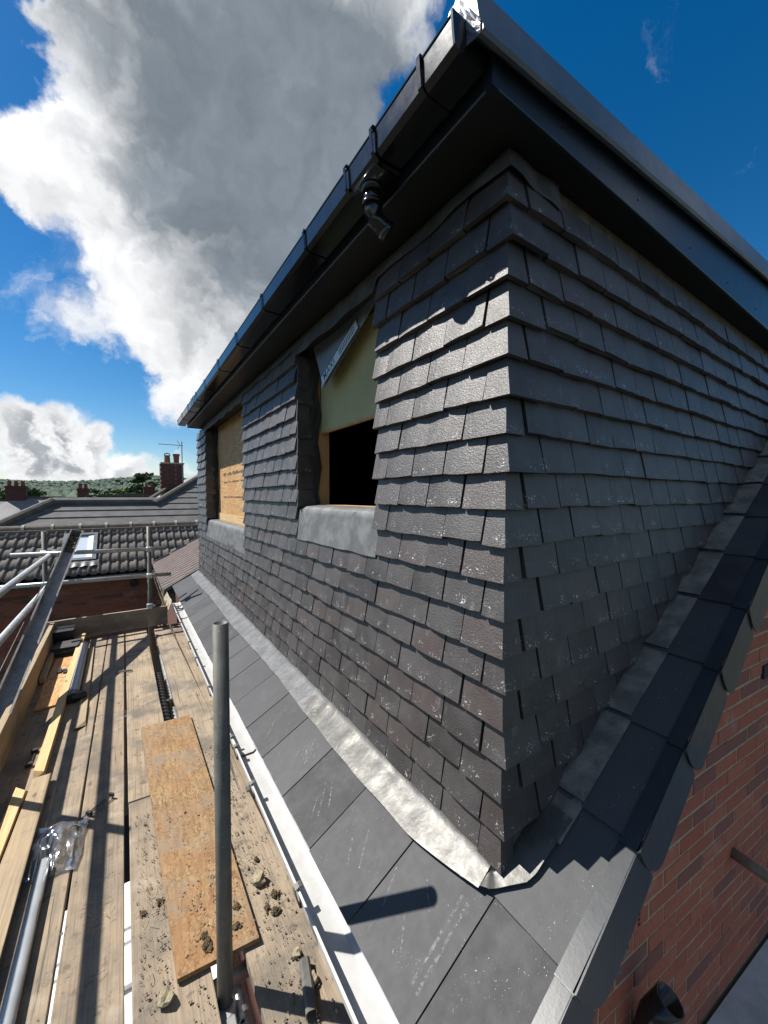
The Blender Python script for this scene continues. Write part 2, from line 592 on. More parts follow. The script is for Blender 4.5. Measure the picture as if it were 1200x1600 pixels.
M = {}
M['tile'] = make_tile_mat()
M['slate'] = make_slate_mat()
M['lead_new'] = make_lead('fresh_lead', (.070, .068, .064), (.122, .119, .111), .44, .32, .16)
M['lead'] = make_lead('dull_lead', (.072, .074, .077), (.13, .132, .135), .52, .15, .35, False)
M['lead_sill'] = make_lead('sill_lead', (.10, .103, .106), (.18, .182, .184), .55, .1, .10, False)
M['lead_dark'] = make_lead('soaker_lead', (.13, .122, .108), (.25, .236, .21), .68, .0, .4, False)
M['lead_dark'].node_tree.nodes['Principled BSDF'].inputs['Specular IOR Level'].default_value = .2
M['lead_head'] = make_lead('head_lead', (.05, .05, .049), (.10, .10, .095), .6, .0, .4, False)
M['black'] = simple('black_gutter_plastic', (.006, .0063, .007), (.010, .0105, .011), 9, .16, .03, 30, spec=.6, rvar=.14)
M['fascia'] = simple('anthracite_board', (.008, .014, .025), (.011, .018, .030), 6, .33, .04, 200, rvar=.12)
M['soffit'] = simple('black_soffit', (.0028, .003, .0032), (.0045, .0047, .005), 6, .5, .05, 60)
M['grp'] = simple('grey_roof_trim', (.085, .105, .135), (.125, .145, .175), 5, .38, .35, 28, rvar=.2)
M['verge'] = simple('verge_cap_plastic', (.024, .029, .034), (.032, .037, .042), 8, .36, .05, 90, rvar=.18)
M['white'] = simple('white_gutter_plastic', (.50, .50, .495), (.43, .43, .42), 13, .38, .04, 50, rvar=.15)
M['brick'] = make_brick('red_brick', ((.37, .105, .060), (.44, .145, .082), (.22, .088, .070), (.30, .088, .054)))
M['brick_n'] = make_brick('neighbour_brick', ((.20, .072, .045), (.28, .105, .062), (.10, .055, .045), (.16, .06, .04)))
M['brick_c'] = simple('chimney_brick', (.115, .045, .038), (.075, .034, .030), 12, .9, .5, 60)
M['mortar'] = simple('mortar', (.44, .36, .24), (.33, .27, .185), 30, .95, .6, 180)
M['mortar_n'] = simple('dull_mortar', (.24, .19, .145), (.17, .135, .105), 30, .95, .5, 180)
M['board'] = make_wood('scaffold_board_wood', (.30, .228, .150), (.39, .302, .203), (.165, .120, .080), dirt=.95)
M['board_x'] = make_wood('toe_board_wood', (.26, .205, .14), (.34, .27, .19), (.15, .115, .08), along=0, dirt=.6)
M['batten'] = make_wood('sawn_batten_wood', (.60, .42, .19), (.70, .53, .28), (.50, .32, .13), dirt=.12)
M['plank'] = make_wood('brown_plank_wood', (.36, .27, .16), (.45, .34, .21), (.24, .17, .10), dirt=.25)
M['ply'] = make_wood('frame_timber', (.52, .32, .13), (.60, .38, .17), (.42, .25, .10), along=2, dirt=.1)
M['osb'] = make_osb('weathered_osb', .62, .9)
M['osb_new'] = make_osb('fresh_osb', 1.15, .08)
M['galv'] = make_galv('galvanised_tube')
M['galv_dull'] = make_galv('weathered_tube', (.085, .085, .076), (.15, .15, .135), .52, .2, .6)
M['galv_trough'] = make_galv('steel_trough', (.20, .198, .19), (.34, .337, .325), .42, .6, .7)
M['pantile'] = simple('concrete_pantile', (.115, .102, .088), (.175, .157, .136), 7, .85, .5, 90)
M['ridge'] = simple('concrete_ridge', (.13, .115, .09), (.075, .07, .062), 10, .9, .5, 70)
M['ribbed'] = simple('brown_ribbed_tile', (.15, .118, .108), (.20, .16, .148), 8, .85, .4, 120)
M['flat_tile'] = simple('flat_concrete_tile', (.075, .074, .074), (.12, .118, .115), 4, .8, .4, 60)
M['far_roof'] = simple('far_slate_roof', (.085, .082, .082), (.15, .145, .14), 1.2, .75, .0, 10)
M['sun_tinted_roof'] = simple('sun_tinted_slate_roof', (.16, .155, .155), (.22, .215, .21), 1.2, .5, .0, 10)  # paler copy of the far slate, sunshine put into its colour
M['concrete'] = simple('stained_concrete', (.50, .50, .48), (.34, .34, .33), 5, .85, .5, 60, detail=8)
M['ground'] = simple('yard_ground', (.055, .052, .046), (.03, .04, .022), .35, .95, .3, 8)
M['dark'] = simple('black_felt', (.012, .012, .013), (.02, .02, .021), 20, .7, .3, 40)
M['room'] = simple('unlit_room_lining', (.20, .15, .11), (.15, .11, .085), 2, .9, .0)
M['green_board'] = simple('green_moisture_board', (.38, .34, .17), (.45, .41, .21), 3, .75, .15, 160)
M['membrane'] = simple('grey_membrane', (.15, .18, .24), (.20, .235, .30), 30, .5, .5, 45)
M['strip'] = simple('pale_membrane_print', (.48, .58, .70), (.55, .64, .75), 30, .5, .2, 60)
M['ink'] = simple('dark_print', (.03, .04, .065), (.04, .05, .075), 30, .6, 0)
M['stamp'] = simple('brown_stamp_ink', (.10, .055, .03), (.13, .07, .04), 60, .8, 0)
M['pipe_grey'] = simple('grey_pipe_plastic', (.30, .31, .33), (.36, .37, .385), 14, .35, .04, 40)
M['pipe_white'] = simple('white_pipe_plastic', (.27, .29, .31), (.33, .35, .365), 10, .35, .04, 40)
M['rubber'] = simple('black_plastic', (.018, .018, .019), (.03, .03, .03), 14, .4, .2, 60)
M['soil'] = simple('black_soil_pipe', (.016, .016, .017), (.026, .026, .027), 9, .25, .1, 40)
M['rust'] = simple('rusty_pipe', (.16, .11, .08), (.22, .16, .12), 25, .7, .3, 90)
M['stone'] = simple('mortar_lump', (.36, .31, .20), (.24, .20, .13), 40, .95, .8, 120)
M['moss'] = simple('dry_moss', (.045, .033, .018), (.11, .08, .042), 90, 1.0, 1.0, 160)
M['grit'] = simple('grit_crumbs', (.09, .07, .05), (.30, .24, .17), 70, .95, .5, 160)
M['straw'] = simple('straw', (.50, .40, .22), (.30, .22, .12), 40, .8, 0)
M['pot'] = simple('terracotta_pot', (.22, .085, .05), (.15, .06, .04), 12, .85, .3, 60)
M['alu'] = simple('aerial_metal', (.22, .22, .23), (.28, .28, .29), 12, .4, 0, metal=.6)
M['window_frame'] = simple('grey_window_flashing', (.16, .17, .18), (.20, .21, .22), 8, .35, .05, metal=.3)
M['render'] = simple('pale_window_lining', (.62, .66, .70), (.55, .60, .64), 5, .5, .1)
M['leaf'] = simple('tree_leaf', (.035, .065, .018), (.075, .12, .030), .9, .8, 0)
M['leaf2'] = simple('yellow_green_leaf', (.07, .11, .022), (.12, .155, .035), .9, .8, 0)
M['hazed_wood'] = simple('haze_tinted_woodland', (.075, .115, .085), (.11, .15, .10), .02, .95, 0)  # green lightened and blued: distance haze put into the colour
M['field'] = simple('far_field', (.12, .17, .05), (.16, .18, .07), .006, .95, 0)
M['bark'] = simple('bark', (.06, .045, .032), (.09, .07, .05), 6, .95, .4, 20)
M['lean_to'] = simple('white_lean_to', (.80, .80, .79), (.70, .70, .69), 3, .5, 0)
M['glass'], _t, _b = mat('bag_plastic', (.9, .92, .94), .12)
_p = pos(_t)
_nrm = _t.bump(_t.noise(_p, 22, 2, .5), .18, .01)
_gl = _t.node('ShaderNodeBsdfGlossy', {'Color': (.95, .96, 1.0), 'Roughness': .22, 'Normal': _nrm})
_df = _t.node('ShaderNodeBsdfTranslucent', {'Color': (.75, .78, .8)})
_tr = _t.node('ShaderNodeBsdfTransparent', {'Color': (.93, .95, .96)})
_fr = _t.node('ShaderNodeFresnel', {'IOR': 1.5, 'Normal': _nrm})
_m1 = _t.node('ShaderNodeMixShader', {0: .10, 1: _tr.outputs[0], 2: _df.outputs[0]})
_m2 = _t.node('ShaderNodeMixShader', {0: _t.math('ADD', _t.math('MULTIPLY', _fr.outputs[0], .6), .015, clamp=True), 1: _m1.outputs[0], 2: _gl.outputs[0]})
_t.put(_t.n['Material Output'].inputs[0], _m2.outputs[0])
M['pane'], _t, _b = mat('window_glass', (.55, .62, .68), .06, 0.0, .8)

# ================================================================== ground
GZ = -6.3
tag(MB().add([(-4000, -4000, GZ), (4000, -4000, GZ), (4000, 4000, GZ), (-4000, 4000, GZ)], [(0, 1, 2, 3)]).build('ground', M['ground']), kind='structure')

# ================================================================== the house with the dormer
XF, YC = .904, .727            # faces of the boarded dormer walls behind the tiles
SL = .558                      # roof slope (rise over run)
BETA = math.atan(SL)
CB, SB = math.cos(BETA), math.sin(BETA)
Y_END = 6.12


def zr(x):
    return -1.10 + SL * (x - .87)


house = thing('house', 'house with a grey tile-hung flat-roofed dormer rising from its slate roof', 'house', (.9, .9, GZ))

# --- dormer core: front wall with two openings, cheek wall
W1 = (1.36, 2.235, -.06, .90)      # y0 y1 z0 z1
W0 = (3.53, 5.42, -.30, .90)
front = MB()
xi = XF + .10
for (y0, y1, z0, z1) in ((YC, W1[0] + .012, -1.12, .955), (W1[0] + .012, W1[1] + .02, -1.12, W1[2]), (W1[0] + .012, W1[1] + .02, W1[3], .955),
                         (W1[1] + .02, W0[0] + .012, -1.12, .955), (W0[0] + .012, W0[1] + .02, -1.12, W0[2]), (W0[0] + .012, W0[1] + .02, W0[3], .955),
                         (W0[1] + .02, Y_END, -1.12, .955)):
    front.box(XF, xi, y0, y1, z0, z1)
dormer_front = front.build('dormer_front', M['dark'], house)
ck = MB()
ck.prism([(xi, YC, zr(xi) - .05), (4.6, YC, zr(4.6) - .05), (4.6, YC, 1.13), (xi, YC, .955)], (0, .1, 0))
dormer_cheek = ck.build('dormer_cheek', simple('streaked_sheathing', (.10, .085, .07), (.20, .18, .16), 18, .8, .3, 60), house)
bk = MB()
bk.box(XF, 4.6, Y_END - .1, Y_END, -1.12, .95)
bk.build('dormer_far_wall', M['dark'], house)

# --- the hung tiles
GA = .1036
ZK = [.795 - k * GA for k in range(18)]
TH_H, TH_T = .150, .0170
TILT = math.atan(.031 / TH_H)


def tile_mesh(i):
    rr = random.Random(100 + i)
    w = .1615
    n = 4
    vs, fs, uvs = [], [], []
    cam_ = [.0, .0022, .003, .0022, .0]
    for zz in (0.0, TH_H):
        for j in range(n + 1):
            x = -w / 2 + w * j / n
            jz = rr.uniform(-.0012, .0012) if zz == 0 else 0
            if zz == 0 and j in (0, n) and rr.random() < .4:
                jz += rr.uniform(.001, .004)
            vs.append((x + (rr.uniform(-.0008, .0008)), -TH_T - cam_[j] * (1 if zz == 0 else .6) + rr.uniform(-.0005, .0005), zz + jz))
    for zz in (0.0, TH_H):
        for x in (-w / 2, w / 2):
            vs.append((x, 0.0, zz + (.001 if zz == 0 else 0)))
    for j in range(n):
        fs.append((j, j + 1, n + 2 + j, n + 1 + j))
    b0, b1, t0, t1 = 10, 11, 12, 13
    fs.append((b0, b1) + tuple(range(n, -1, -1)))
    fs.append((t1, t0) + tuple(range(n + 1, 2 * n + 2)))
    fs.append((0, n + 1, t0, b0))
    fs.append((n, b1, t1, 2 * n + 1))
    fs.append((b1, b0, t0, t1))
    me = bpy.data.meshes.new('tile')
    me.from_pydata(vs, [], fs)
    uvl = me.uv_layers.new(name='UVMap')
    for lp in me.loops:
        v = vs[lp.vertex_index]
        uvl.data[lp.index].uv = ((v[0] + w / 2) / w, v[2] / TH_H)
    me.materials.append(M['tile'])
    me.update()
    return me


TILES = [tile_mesh(i) for i in range(8)]
place = []           # (mesh index, matrix, wall, score)


def put_tile(wall, s0, s1, z, pitch=1.0):
    """a tile between s0 and s1 along the wall (y for the front, x for the cheek)"""
    w = s1 - s0
    sx = (w - random.uniform(.0025, .006)) / .1615
    out = random.uniform(-.0022, .0022)
    roll = R(random.gauss(0, .95))
    tilt = TILT + R(random.uniform(-.8, .8))
    zz = z + random.gauss(0, .0022)
    ex = random.gauss(0, .0007)
    mid = (s0 + s1) / 2 + ex
    # bottom edge stands 19 mm off the wall
    if wall == 'front':
        loc = Vector((XF - .0315 + out, mid, zz))
        rot = Euler((-tilt, roll, R(-90)))
    else:
        loc = Vector((mid, YC - .0315 + out, zz))
        rot = Euler((-tilt, roll, 0))
    mtx = Matrix.LocRotScale(loc, rot, Vector((sx, 1, pitch)))
    v = loc + Vector((0, 0, .05))
    nrm = Vector((-1, 0, 0)) if wall == 'front' else Vector((0, -1, 0))
    d = v.length
    score = w * GA * abs(v.normalized().dot(nrm)) / d ** 2
    # outside the picture?
    loc_c = cam_inv @ v
    if -loc_c.z < .05 or abs(loc_c.x / -loc_c.z) > 1.03:
        score *= .02
    place.append((random.randrange(8), mtx, wall, score))


cam_inv = Matrix.LocRotScale(cam.location, cam.rotation_euler, None).inverted()
TWD = .165
for k, z in enumerate(ZK):
    wide = (k % 2 == 0)
    a = .160 if wide else .077
    blocked = []
    if z > -.30 and z < .80:
        blocked.append((W1[0] + random.uniform(-.006, .008), W1[1]))
    if z > -.50 and z < .80:
        blocked.append((W0[0], W0[1]))
    s = .69 + a
    while s < Y_END:
        e = s + TWD
        segs = [(s, min(e, Y_END))]
        for (b0, b1) in blocked:
            ns = []
            for (p, q) in segs:
                if q <= b0 or p >= b1:
                    ns.append((p, q))
                else:
                    if p < b0:
                        ns.append((p, b0))
                    if q > b1:
                        ns.append((b1, q))
            segs = ns
        for (p, q) in segs:
            if q - p > .028:
                put_tile('front', p, q, z, 1.0 if k else .72)
        s = e
    # cheek
    b = .077 if wide else .160
    s = .87 + b
    xe = .87 + (z + .065 + 1.09) / SL
    while s < min(xe, 4.5):
        e = min(s + TWD, xe + .05)
        if e - s > .03:
            put_tile('cheek', s, e, z, 1.0 if k else .58)
        s += TWD
# eaves course under the last full one, cut short
s = .69 + .08
while s < Y_END:
    put_tile('front', s, min(s + TWD, Y_END), -1.060, .95)
    s += TWD

place.sort(key=lambda q: -q[3])
walls = {'front': dormer_front, 'cheek': dormer_cheek}
for (mi_, mtx, wall, scv) in place[:300]:
    o = bpy.data.objects.new('tile', TILES[mi_])
    col.objects.link(o)
    o.parent = walls[wall]
    o.matrix_local = mtx
rest = place[300:]
vs, fs, uvs, rns = [], [], [], []
for i, (mi_, mtx, wall, scv) in enumerate(rest):
    me = TILES[mi_]
    b = len(vs)
    vs += [tuple(mtx @ v.co) for v in me.vertices]
    rv = random.random()
    ul = me.uv_layers[0].data
    for pg in me.polygons:
        fs.append(tuple(b + v for v in pg.vertices))
        rns.append(rv)
        uvs += [tuple(ul[l].uv) for l in pg.loop_indices]
me = bpy.data.meshes.new('tile_field')
me.from_pydata(vs, [], fs)
uvl = me.uv_layers.new(name='UVMap')
for i, u in enumerate(uvs):
    uvl.data[i].uv = u
at = me.attributes.new('rnd', 'FLOAT', 'FACE')
at.data.foreach_set('value', rns)
me.materials.append(M['tile'])
tag(link('tile_field', me, house), kind='stuff')


def uv_by_z(o, z0, h):
    me = o.data
    u = me.uv_layers.new(name='UVMap')
    for lp in me.loops:
        v = me.vertices[lp.vertex_index].co
        u.data[lp.index].uv = ((v.x + v.y) / .16 % 1.0, (v.z - z0) / h)


# corner tiles: one angled piece per course
for k, z in enumerate(ZK + [-1.064]):
    wide = (k % 2 == 0)
    a, b = (.155, .072) if wide else (.072, .155)
    h = TH_H if k else .112
    if k == 18:
        a, b = .078, .05
    j = random.uniform(-.0025, .0025)
    z += random.uniform(-.002, .002)
    ob, ot, ti = .0490 + j, .0180, .0170
    jx, jy = random.uniform(-.005, .005), random.uniform(-.005, .005)
    if wide:
        jx -= .004
    else:
        jy -= .004
    def ring(o_, zz, up):
        y1, x1 = YC - .034 + a - .004, XF - .034 + b - .004
        rz = [random.uniform(-.0015, .0015) if not up else 0 for _ in range(3)]
        ax_, ay_ = XF - o_ + (0 if up else jx), YC - o_ + (0 if up else jy)
        return [(ax_, y1, zz + rz[0]), (ax_, ay_, zz + rz[1]), (x1, ay_, zz + rz[2]),
                (x1, ay_ + ti, zz + rz[2]), (ax_ + ti, ay_ + ti, zz + rz[1]), (ax_ + ti, y1, zz + rz[0])]
    lo, hi = ring(ob, z, False), ring(ot, z + h, True)
    mbk = MB()
    fcs = [(0, 1, 7, 6), (1, 2, 8, 7), (2, 3, 9, 8), (3, 4, 10, 9), (4, 5, 11, 10), (5, 0, 6, 11), (0, 5, 4, 1), (1, 4, 3, 2), (6, 7, 10, 11), (7, 8, 9, 10)]
    mbk.add(lo + hi, fcs)
    o = mbk.build('corner_tile', M['tile'], dormer_front)
    uv_by_z(o, z, h)

# reveal tiles down the far jamb of each window, standing edge on
for (yj, z0, z1, dpt) in ((W1[1], W1[2], .83, .112), (W0[1], W0[2] + .02, .83, .115)):
    z = z0 + .0
    i = 0
    while z < z1 - .02:
        zt = min(z + GA + .03, z1 + .02)
        d = dpt * random.uniform(.82, 1.12)
        x0 = .866 + random.uniform(-.006, .004)
        yo = yj + random.uniform(-.004, .003)
        mbk = MB()
        mbk.hexa([(x0, yo - .014, z), (x0 + d, yo - .012 + random.uniform(-.006, .006), z + random.uniform(-.01, .01)), (x0 + d, yo, z), (x0, yo, z)],
                 [(x0 + .012, yo - .002, zt), (x0 + d, yo - .002, zt), (x0 + d, yo + .010, zt), (x0 + .012, yo + .010, zt)])
        o = mbk.build('reveal_tile', M['tile'], dormer_front)
        uv_by_z(o, z, .15)
        z += GA
        i += 1

# --- window openings: linings, boards, membrane, room behind
room = MB()
rx0, rx1, ry0, ry1, rz0, rz1 = xi, 3.4, YC + .12, Y_END - .12, -.95, .94
for q in ([(rx1, ry0, rz0), (rx1, ry1, rz0), (rx1, ry1, rz1), (rx1, ry0, rz1)], [(rx0, ry0, rz0), (rx0, ry1, rz0), (rx1, ry1, rz0), (rx1, ry0, rz0)],
          [(rx0, ry0, rz1), (rx1, ry0, rz1), (rx1, ry1, rz1), (rx0, ry1, rz1)], [(rx0, ry1, rz0), (rx0, ry1, rz1), (rx1, ry1, rz1), (rx1, ry1, rz0)],
          [(rx0, ry0, rz0), (rx1, ry0, rz0), (rx1, ry0, rz1), (rx0, ry0, rz1)]):
    room.add(q, [(0, 1, 2, 3)])
link('room_lining', room.mesh('room_lining', M['room']), house)
for (wy0, wy1, wz0, wz1) in (W1, W0):
    lin = MB()
    lin.box(XF + .085, XF + .175, wy1 - .004, wy1 + .04, wz0 - .02, .93)
    lin.box(XF + .085, XF + .175, wy0 - .05, wy0 + .004, wz0 - .02, .93)
    lin.box(XF + .085, XF + .175, wy0 + .006, wy1 - .006, wz0 - .045, wz0 + .012)
    lin.build('window_lining', M['ply'], house)
    fl = MB()
    fl.sheet(3, 12, lambda u, v, wy1=wy1, wz0=wz0, wz1=wz1: (XF + .05 + .055 * u + .012 * math.sin(v * 19 + u * 3), wy1 - .006 - .010 * u - .012 * abs(mnoise.noise(Vector((v * 6, u * 3, wy1)))), wz0 + (wz1 - wz0) * v), (0, .002, 0))
    fl.build('felt_strip', M['dark'], house)
# the green board across the upper half of the nearer opening
gb = MB()
gb.box(1.022, 1.040, W1[0] - .03, W1[1] - .012, .405, .90)
gboard = gb.build('green_board', M['green_board'], house)
ge = MB()
ge.box(1.021, 1.041, W1[0] - .03, W1[1] - .0125, .392, .4045)
ge.build('board_edge', M['ply'], gboard)
# the OSB sheet in the farther opening, with a timber rail under it
ob = MB()
ob.box(1.012, 1.030, W0[0] - .04, W0[1] - .05, -.20, .90)
osb_o = ob.build('osb_board', M['osb_new'], house)
orl = MB()
orl.box(1.000, 1.028, W0[0] - .04, W0[1] - .05, -.285, -.203)
orl.build('timber_rail', M['batten'], house)
st = MB()
rs = random.Random(5)
for row, (zz, hh) in enumerate(((.255, .038), (.165, .022), (-.01, .020))):
    y = W0[1] - .35
    while y > W0[0] + .12:
        wd = rs.uniform(.02, .055)
        if rs.random() < .8:
            st.box(1.0105, 1.0117, y - wd, y, zz, zz + hh * rs.uniform(.6, 1))
        y -= wd + .014
tag(st.build('printed_stamp', M['stamp'], osb_o), 'faint brown rows of stamped print')
# hanging flap of membrane with a pale printed edge
FA, FB, FT = Vector((.955, 2.195, .905)), Vector((.955, 1.40, .905)), Vector((.950, 2.035, .615))
fp = MB()
def flapf(u, v):
    top = FA.lerp(FB, u)
    p = top.lerp(FT.lerp(FB, 0.0), v)
    return p + Vector((.012 * math.sin(u * 5 + v * 2) * (1 - v), 0, 0))
fp.sheet(10, 8, flapf, (.0015, 0, 0))
flap = fp.build('membrane_flap', M['membrane'], house, True)
ed = (FB - FT)
el_ = ed.length
eu = ed.normalized()
en = Vector((-1, 0, 0))
ev = eu.cross(en).normalized()
if ev.z < 0:
    ev = -ev
stp = MB()
SW = .050
# strip lies on the flap just inside its free edge
so = FT + Vector((-.016, 0, 0)) + eu * .035
stp.obox(so + eu * .21 + ev * .026, eu * .215, ev * (SW / 2), Vector((.0006, 0, 0)))
strip = stp.build('printed_strip', M['strip'], flap)
tip = MB()
tip.prism([FT + Vector((-.014, 0, -.004)), FT + eu * .045 + Vector((-.016, 0, 0)), FT + eu * .035 + ev * .035 + Vector((-.016, 0, 0))], (.0008, 0, 0))
tip.build('folded_tip', M['white'], flap)


def text_mesh(body, size, origin, right, up, material, parent, name='print', offset=.0):
    cu = bpy.data.curves.new(name, 'FONT')
    cu.body = body
    cu.size = size
    cu.offset = offset
    cu.space_character = 1.15
    tmp = bpy.data.objects.new(name, cu)
    col.objects.link(tmp)
    dg = bpy.context.evaluated_depsgraph_get()
    me = bpy.data.meshes.new_from_object(tmp.evaluated_get(dg))
    bpy.data.objects.remove(tmp)
    rt = Vector(right).normalized()
    up = Vector(up).normalized()
    mx = Matrix.Translation(origin) @ Matrix((( rt.x, up.x, 0, 0), (rt.y, up.y, 0, 0), (rt.z, up.z, 0, 0), (0, 0, 0, 1)))
    for v in me.vertices:
        v.co = mx @ Vector((v.co.x, v.co.y, 0))
    me.materials.clear()
    me.materials.append(material)
    return link(name, me, parent)


text_mesh('MAXI', .056, so + eu * .02 + ev * .011 + Vector((-.0012, 0, 0)), eu, ev, M['ink'], strip, 'print', .0006)
sm = MB()
for row in range(2):
    x = .225
    while x < .40:
        sm.obox(so + eu * (x + .007) + ev * (.018 + row * .017) + Vector((-.0012, 0, 0)), eu * .0045, ev * .0055, Vector((.0003, 0, 0)))
        x += .016
tag(sm.build('small_print', M['ink'], strip), 'two rows of small dark print')

# lead sills dressed over the tiles below each opening
for (wy0, wy1, zt, zb) in ((1.352, 2.235, -.058, -.252), (3.50, 5.44, -.298, -.505)):
    ls = MB()
    def sill(u, v, wy0=wy0, wy1=wy1, zt=zt, zb=zb):
        y = wy0 + (wy1 - wy0) * u
        if v < .25:
            q = v / .25
            return (XF + .07 - (.07 + .016) * q, y, zt + .010 - .012 * q)
        q = (v - .25) / .75
        bow = .004 * math.sin(u * 23 + 2 * q) * math.sin(u * 7) + .003 * mnoise.noise(Vector((u * 9, q * 4, wy0)))
        return (XF - .016 - .026 * q + bow * .25, y + .015 * math.sin(q * 3) * (u - .5), zt - .002 + (zb - zt) * q + .005 * mnoise.noise(Vector((u * 6, 0, wy0 * 3))))
    ls.sheet(26, 10, sill, (.003, 0, -.0015))
    ls.build('lead_sill', M['lead_sill'], house, True)

# lead strip tucked under the soffit along the front, and round the corner
hs = MB()
def headlead(u, v):
    y = YC - .014 - .026 * v + (5.62 - YC) * u
    over = (W1[0] < y < W1[1]) or (W0[0] < y < W0[1])
    zb = (.845 if over else .885) + .012 * mnoise.noise(Vector((y * 4, 0, 3))) + .006 * math.sin(y * 17)
    return (XF - .014 - .026 * v + .003 * mnoise.noise(Vector((y * 7, v * 3, 1))), y, .955 + (zb - .955) * v)
hs.sheet(150, 4, headlead, (.0025, 0, 0))
hs.build('head_flashing', M['lead_head'], house, True)
hc = MB()
def cornlead(u, v):
    x = XF - .014 - .026 * v + (1.14 - XF) * u
    zb = .885 - .02 * math.sin(min(u * 2.4, 3.14159)) - .035 * max(0, u - .55) + .006 * mnoise.noise(Vector((x * 12, 0, 8)))
    return (x, YC - .014 - .026 * v - .003 * math.sin(u * 9), .955 + (zb - .955) * v)
hc.sheet(18, 4, cornlead, (0, .0025, 0))
hc.build('corner_flashing', M['lead_head'], house, True)

# --- soffit, fascias, gutter, roof edge
FX, FY, ZS = .722, .627, .957
so_ = MB()
so_.box(FX + .014, XF + .03, FY + .014, 5.93, ZS, ZS + .008)
so_.box(XF + .031, 4.6, FY + .014, YC + .03, ZS + .001, ZS + .009)
so_.build('soffit', M['soffit'], house)
f1 = MB()
f1.box(FX, FX + .013, FY, 5.945, ZS - .006, 1.052)
soft(f1.build('front_fascia', M['fascia'], house), .003)
f2 = MB()
f2.prism([(FX + .0135, FY, ZS - .006), (4.6, FY, ZS - .006), (4.6, FY, 1.36), (FX + .0135, FY, 1.052)], (0, .013, 0))
side_fascia = soft(f2.build('side_fascia', M['fascia'], house), .003)
ft = MB()
ft.box(FX - .0015, FX + .02, FY - .0015, FY + .02, ZS - .007, 1.049)
ft.build('fascia_corner', M['fascia'], house)
f3 = MB()
f3.box(FX + .014, XF + .03, 5.931, 5.945, ZS - .006, 1.05)
f3.build('far_fascia', M['fascia'], house)
x = 1.0
while x < 4.4:
    pn = MB()
    pn.tube([(x, FY - .0025, ZS + .04), (x, FY + .004, ZS + .04)], .0035, 8)
    pn.tube([(x, FY - .0025, ZS + .075), (x, FY + .004, ZS + .075)], .003, 8) if False else None
    pn.build('fixing_pin', M['black'], side_fascia)
    x += .45

gx0, gx1 = .610, .716
gut = MB()
gp = [(gx0, .642, 1.052), (gx0 + .004, .642, 1.054), (gx0 + .006, .642, 1.045), (gx0 + .010, .642, .992), (gx0 + .022, .642, .981), (gx1 - .012, .642, .981), (gx1 - .004, .642, .990), (gx1, .642, 1.052)]
gut.profile(gp, -.0025, (0, 5.34, 0))
for ye in (.640, 5.980):
    gut.prism([(p[0], ye, p[2]) for p in ((gx0 - .003, 0, 1.056), (gx0 + .006, 0, .988), (gx0 + .02, 0, .977), (gx1 - .01, 0, .977), (gx1, 0, .99), (gx1, 0, 1.056))], (0, .006, 0))
gutter = gut.build('dormer_gutter', M['black'], house)


def gut_bracket(y, wdt=.013, name='bracket', grow=.002):
    g = MB()
    pp = [(gx0 + .010, y, 1.0575), (gx0 - .001, y, 1.0595), (gx0 - grow, y, 1.052), (gx0 + .006 - grow, y, .990), (gx0 + .020, y, .980 - grow), (gx1 - .012, y, .980 - grow), (gx1 + .002, y, .986)]
    g.profile(pp, -.003, (0, wdt, 0))
    return g.build(name, M['black'], gutter)


for y in (.750, 1.475, 2.058, 2.625, 3.21, 3.825, 4.33, 4.95, 5.50):
    gut_bracket(y)
for (y, w_) in ((.962, .012), (1.120, .012)):
    gut_bracket(y, w_, 'bracket', .006)
gut_bracket(4.50, .016, 'union_strap', .006)
gut_bracket(4.62, .016, 'union_strap', .006)
ot = MB()
ot.box(gx0 + .014, gx1 - .012, .978, 1.120, .968, .9805)
ot.tube([(.662, 1.050, .985), (.662, 1.050, .945)], .034, 28)
ot.tube([(.662, 1.050, .948), (.662, 1.050, .915)], .0285, 28)
ot.tube([(.662, 1.050, .921), (.662, 1.050, .909)], .0325, 28)
ot.tube([(.662, 1.050, .912), (.664, 1.049, .893), (.671, 1.047, .876), (.682, 1.044, .864), (.696, 1.041, .853), (.708, 1.039, .846)], .0275, 28)
ot.tube([(.698, 1.0408, .8515), (.716, 1.0372, .841)], .0305, 28, inner=.026)
o = ot.build('gutter_outlet', M['black'], gutter)
o.data.polygons.foreach_set('use_smooth', [len(p.vertices) == 4 for p in o.data.polygons])

# roof edge trim on the cheek side, falling with the flat roof towards the front
FALL = .079
tr = MB()
def edge(x):
    return .994 + FALL * (x - .658)
tp = lambda x: [(x, .612, edge(x) + .004), (x, .600, edge(x)), (x, .594, edge(x) + .008), (x, .597, edge(x) + .020), (x, .606, edge(x) + .030), (x, .624, edge(x) + .128), (x, .642, edge(x) + .142), (x, .700, edge(x) + .142), (x, .760, edge(x) + .060), (x, .760, edge(x) + .050), (x, .650, edge(x) + .05)]
NS = 14
ring0 = []
xs = [.655 + (4.6 - .655) * i / NS for i in range(NS + 1)]
vv = []
for i, x in enumerate(xs):
    wv_ = [0, 0, 0]
    for (px_, py_, pz_) in tp(x):
        vv.append((px_, py_ + .0015 * mnoise.noise(Vector((x * 5, py_ * 30, 0))), pz_ + .002 * mnoise.noise(Vector((x * 4, 1, py_ * 9)))))
m_ = len(tp(0))
ff = []
for i in range(NS):
    for j in range(m_):
        ff.append((i * m_ + j, i * m_ + (j + 1) % m_, (i + 1) * m_ + (j + 1) % m_, (i + 1) * m_ + j))
ff.append(tuple(range(m_)))
ff.append(tuple(NS * m_ + j for j in range(m_)))
tr.add(vv, ff)
trim = tr.build('roof_edge_trim', M['grp'], house)
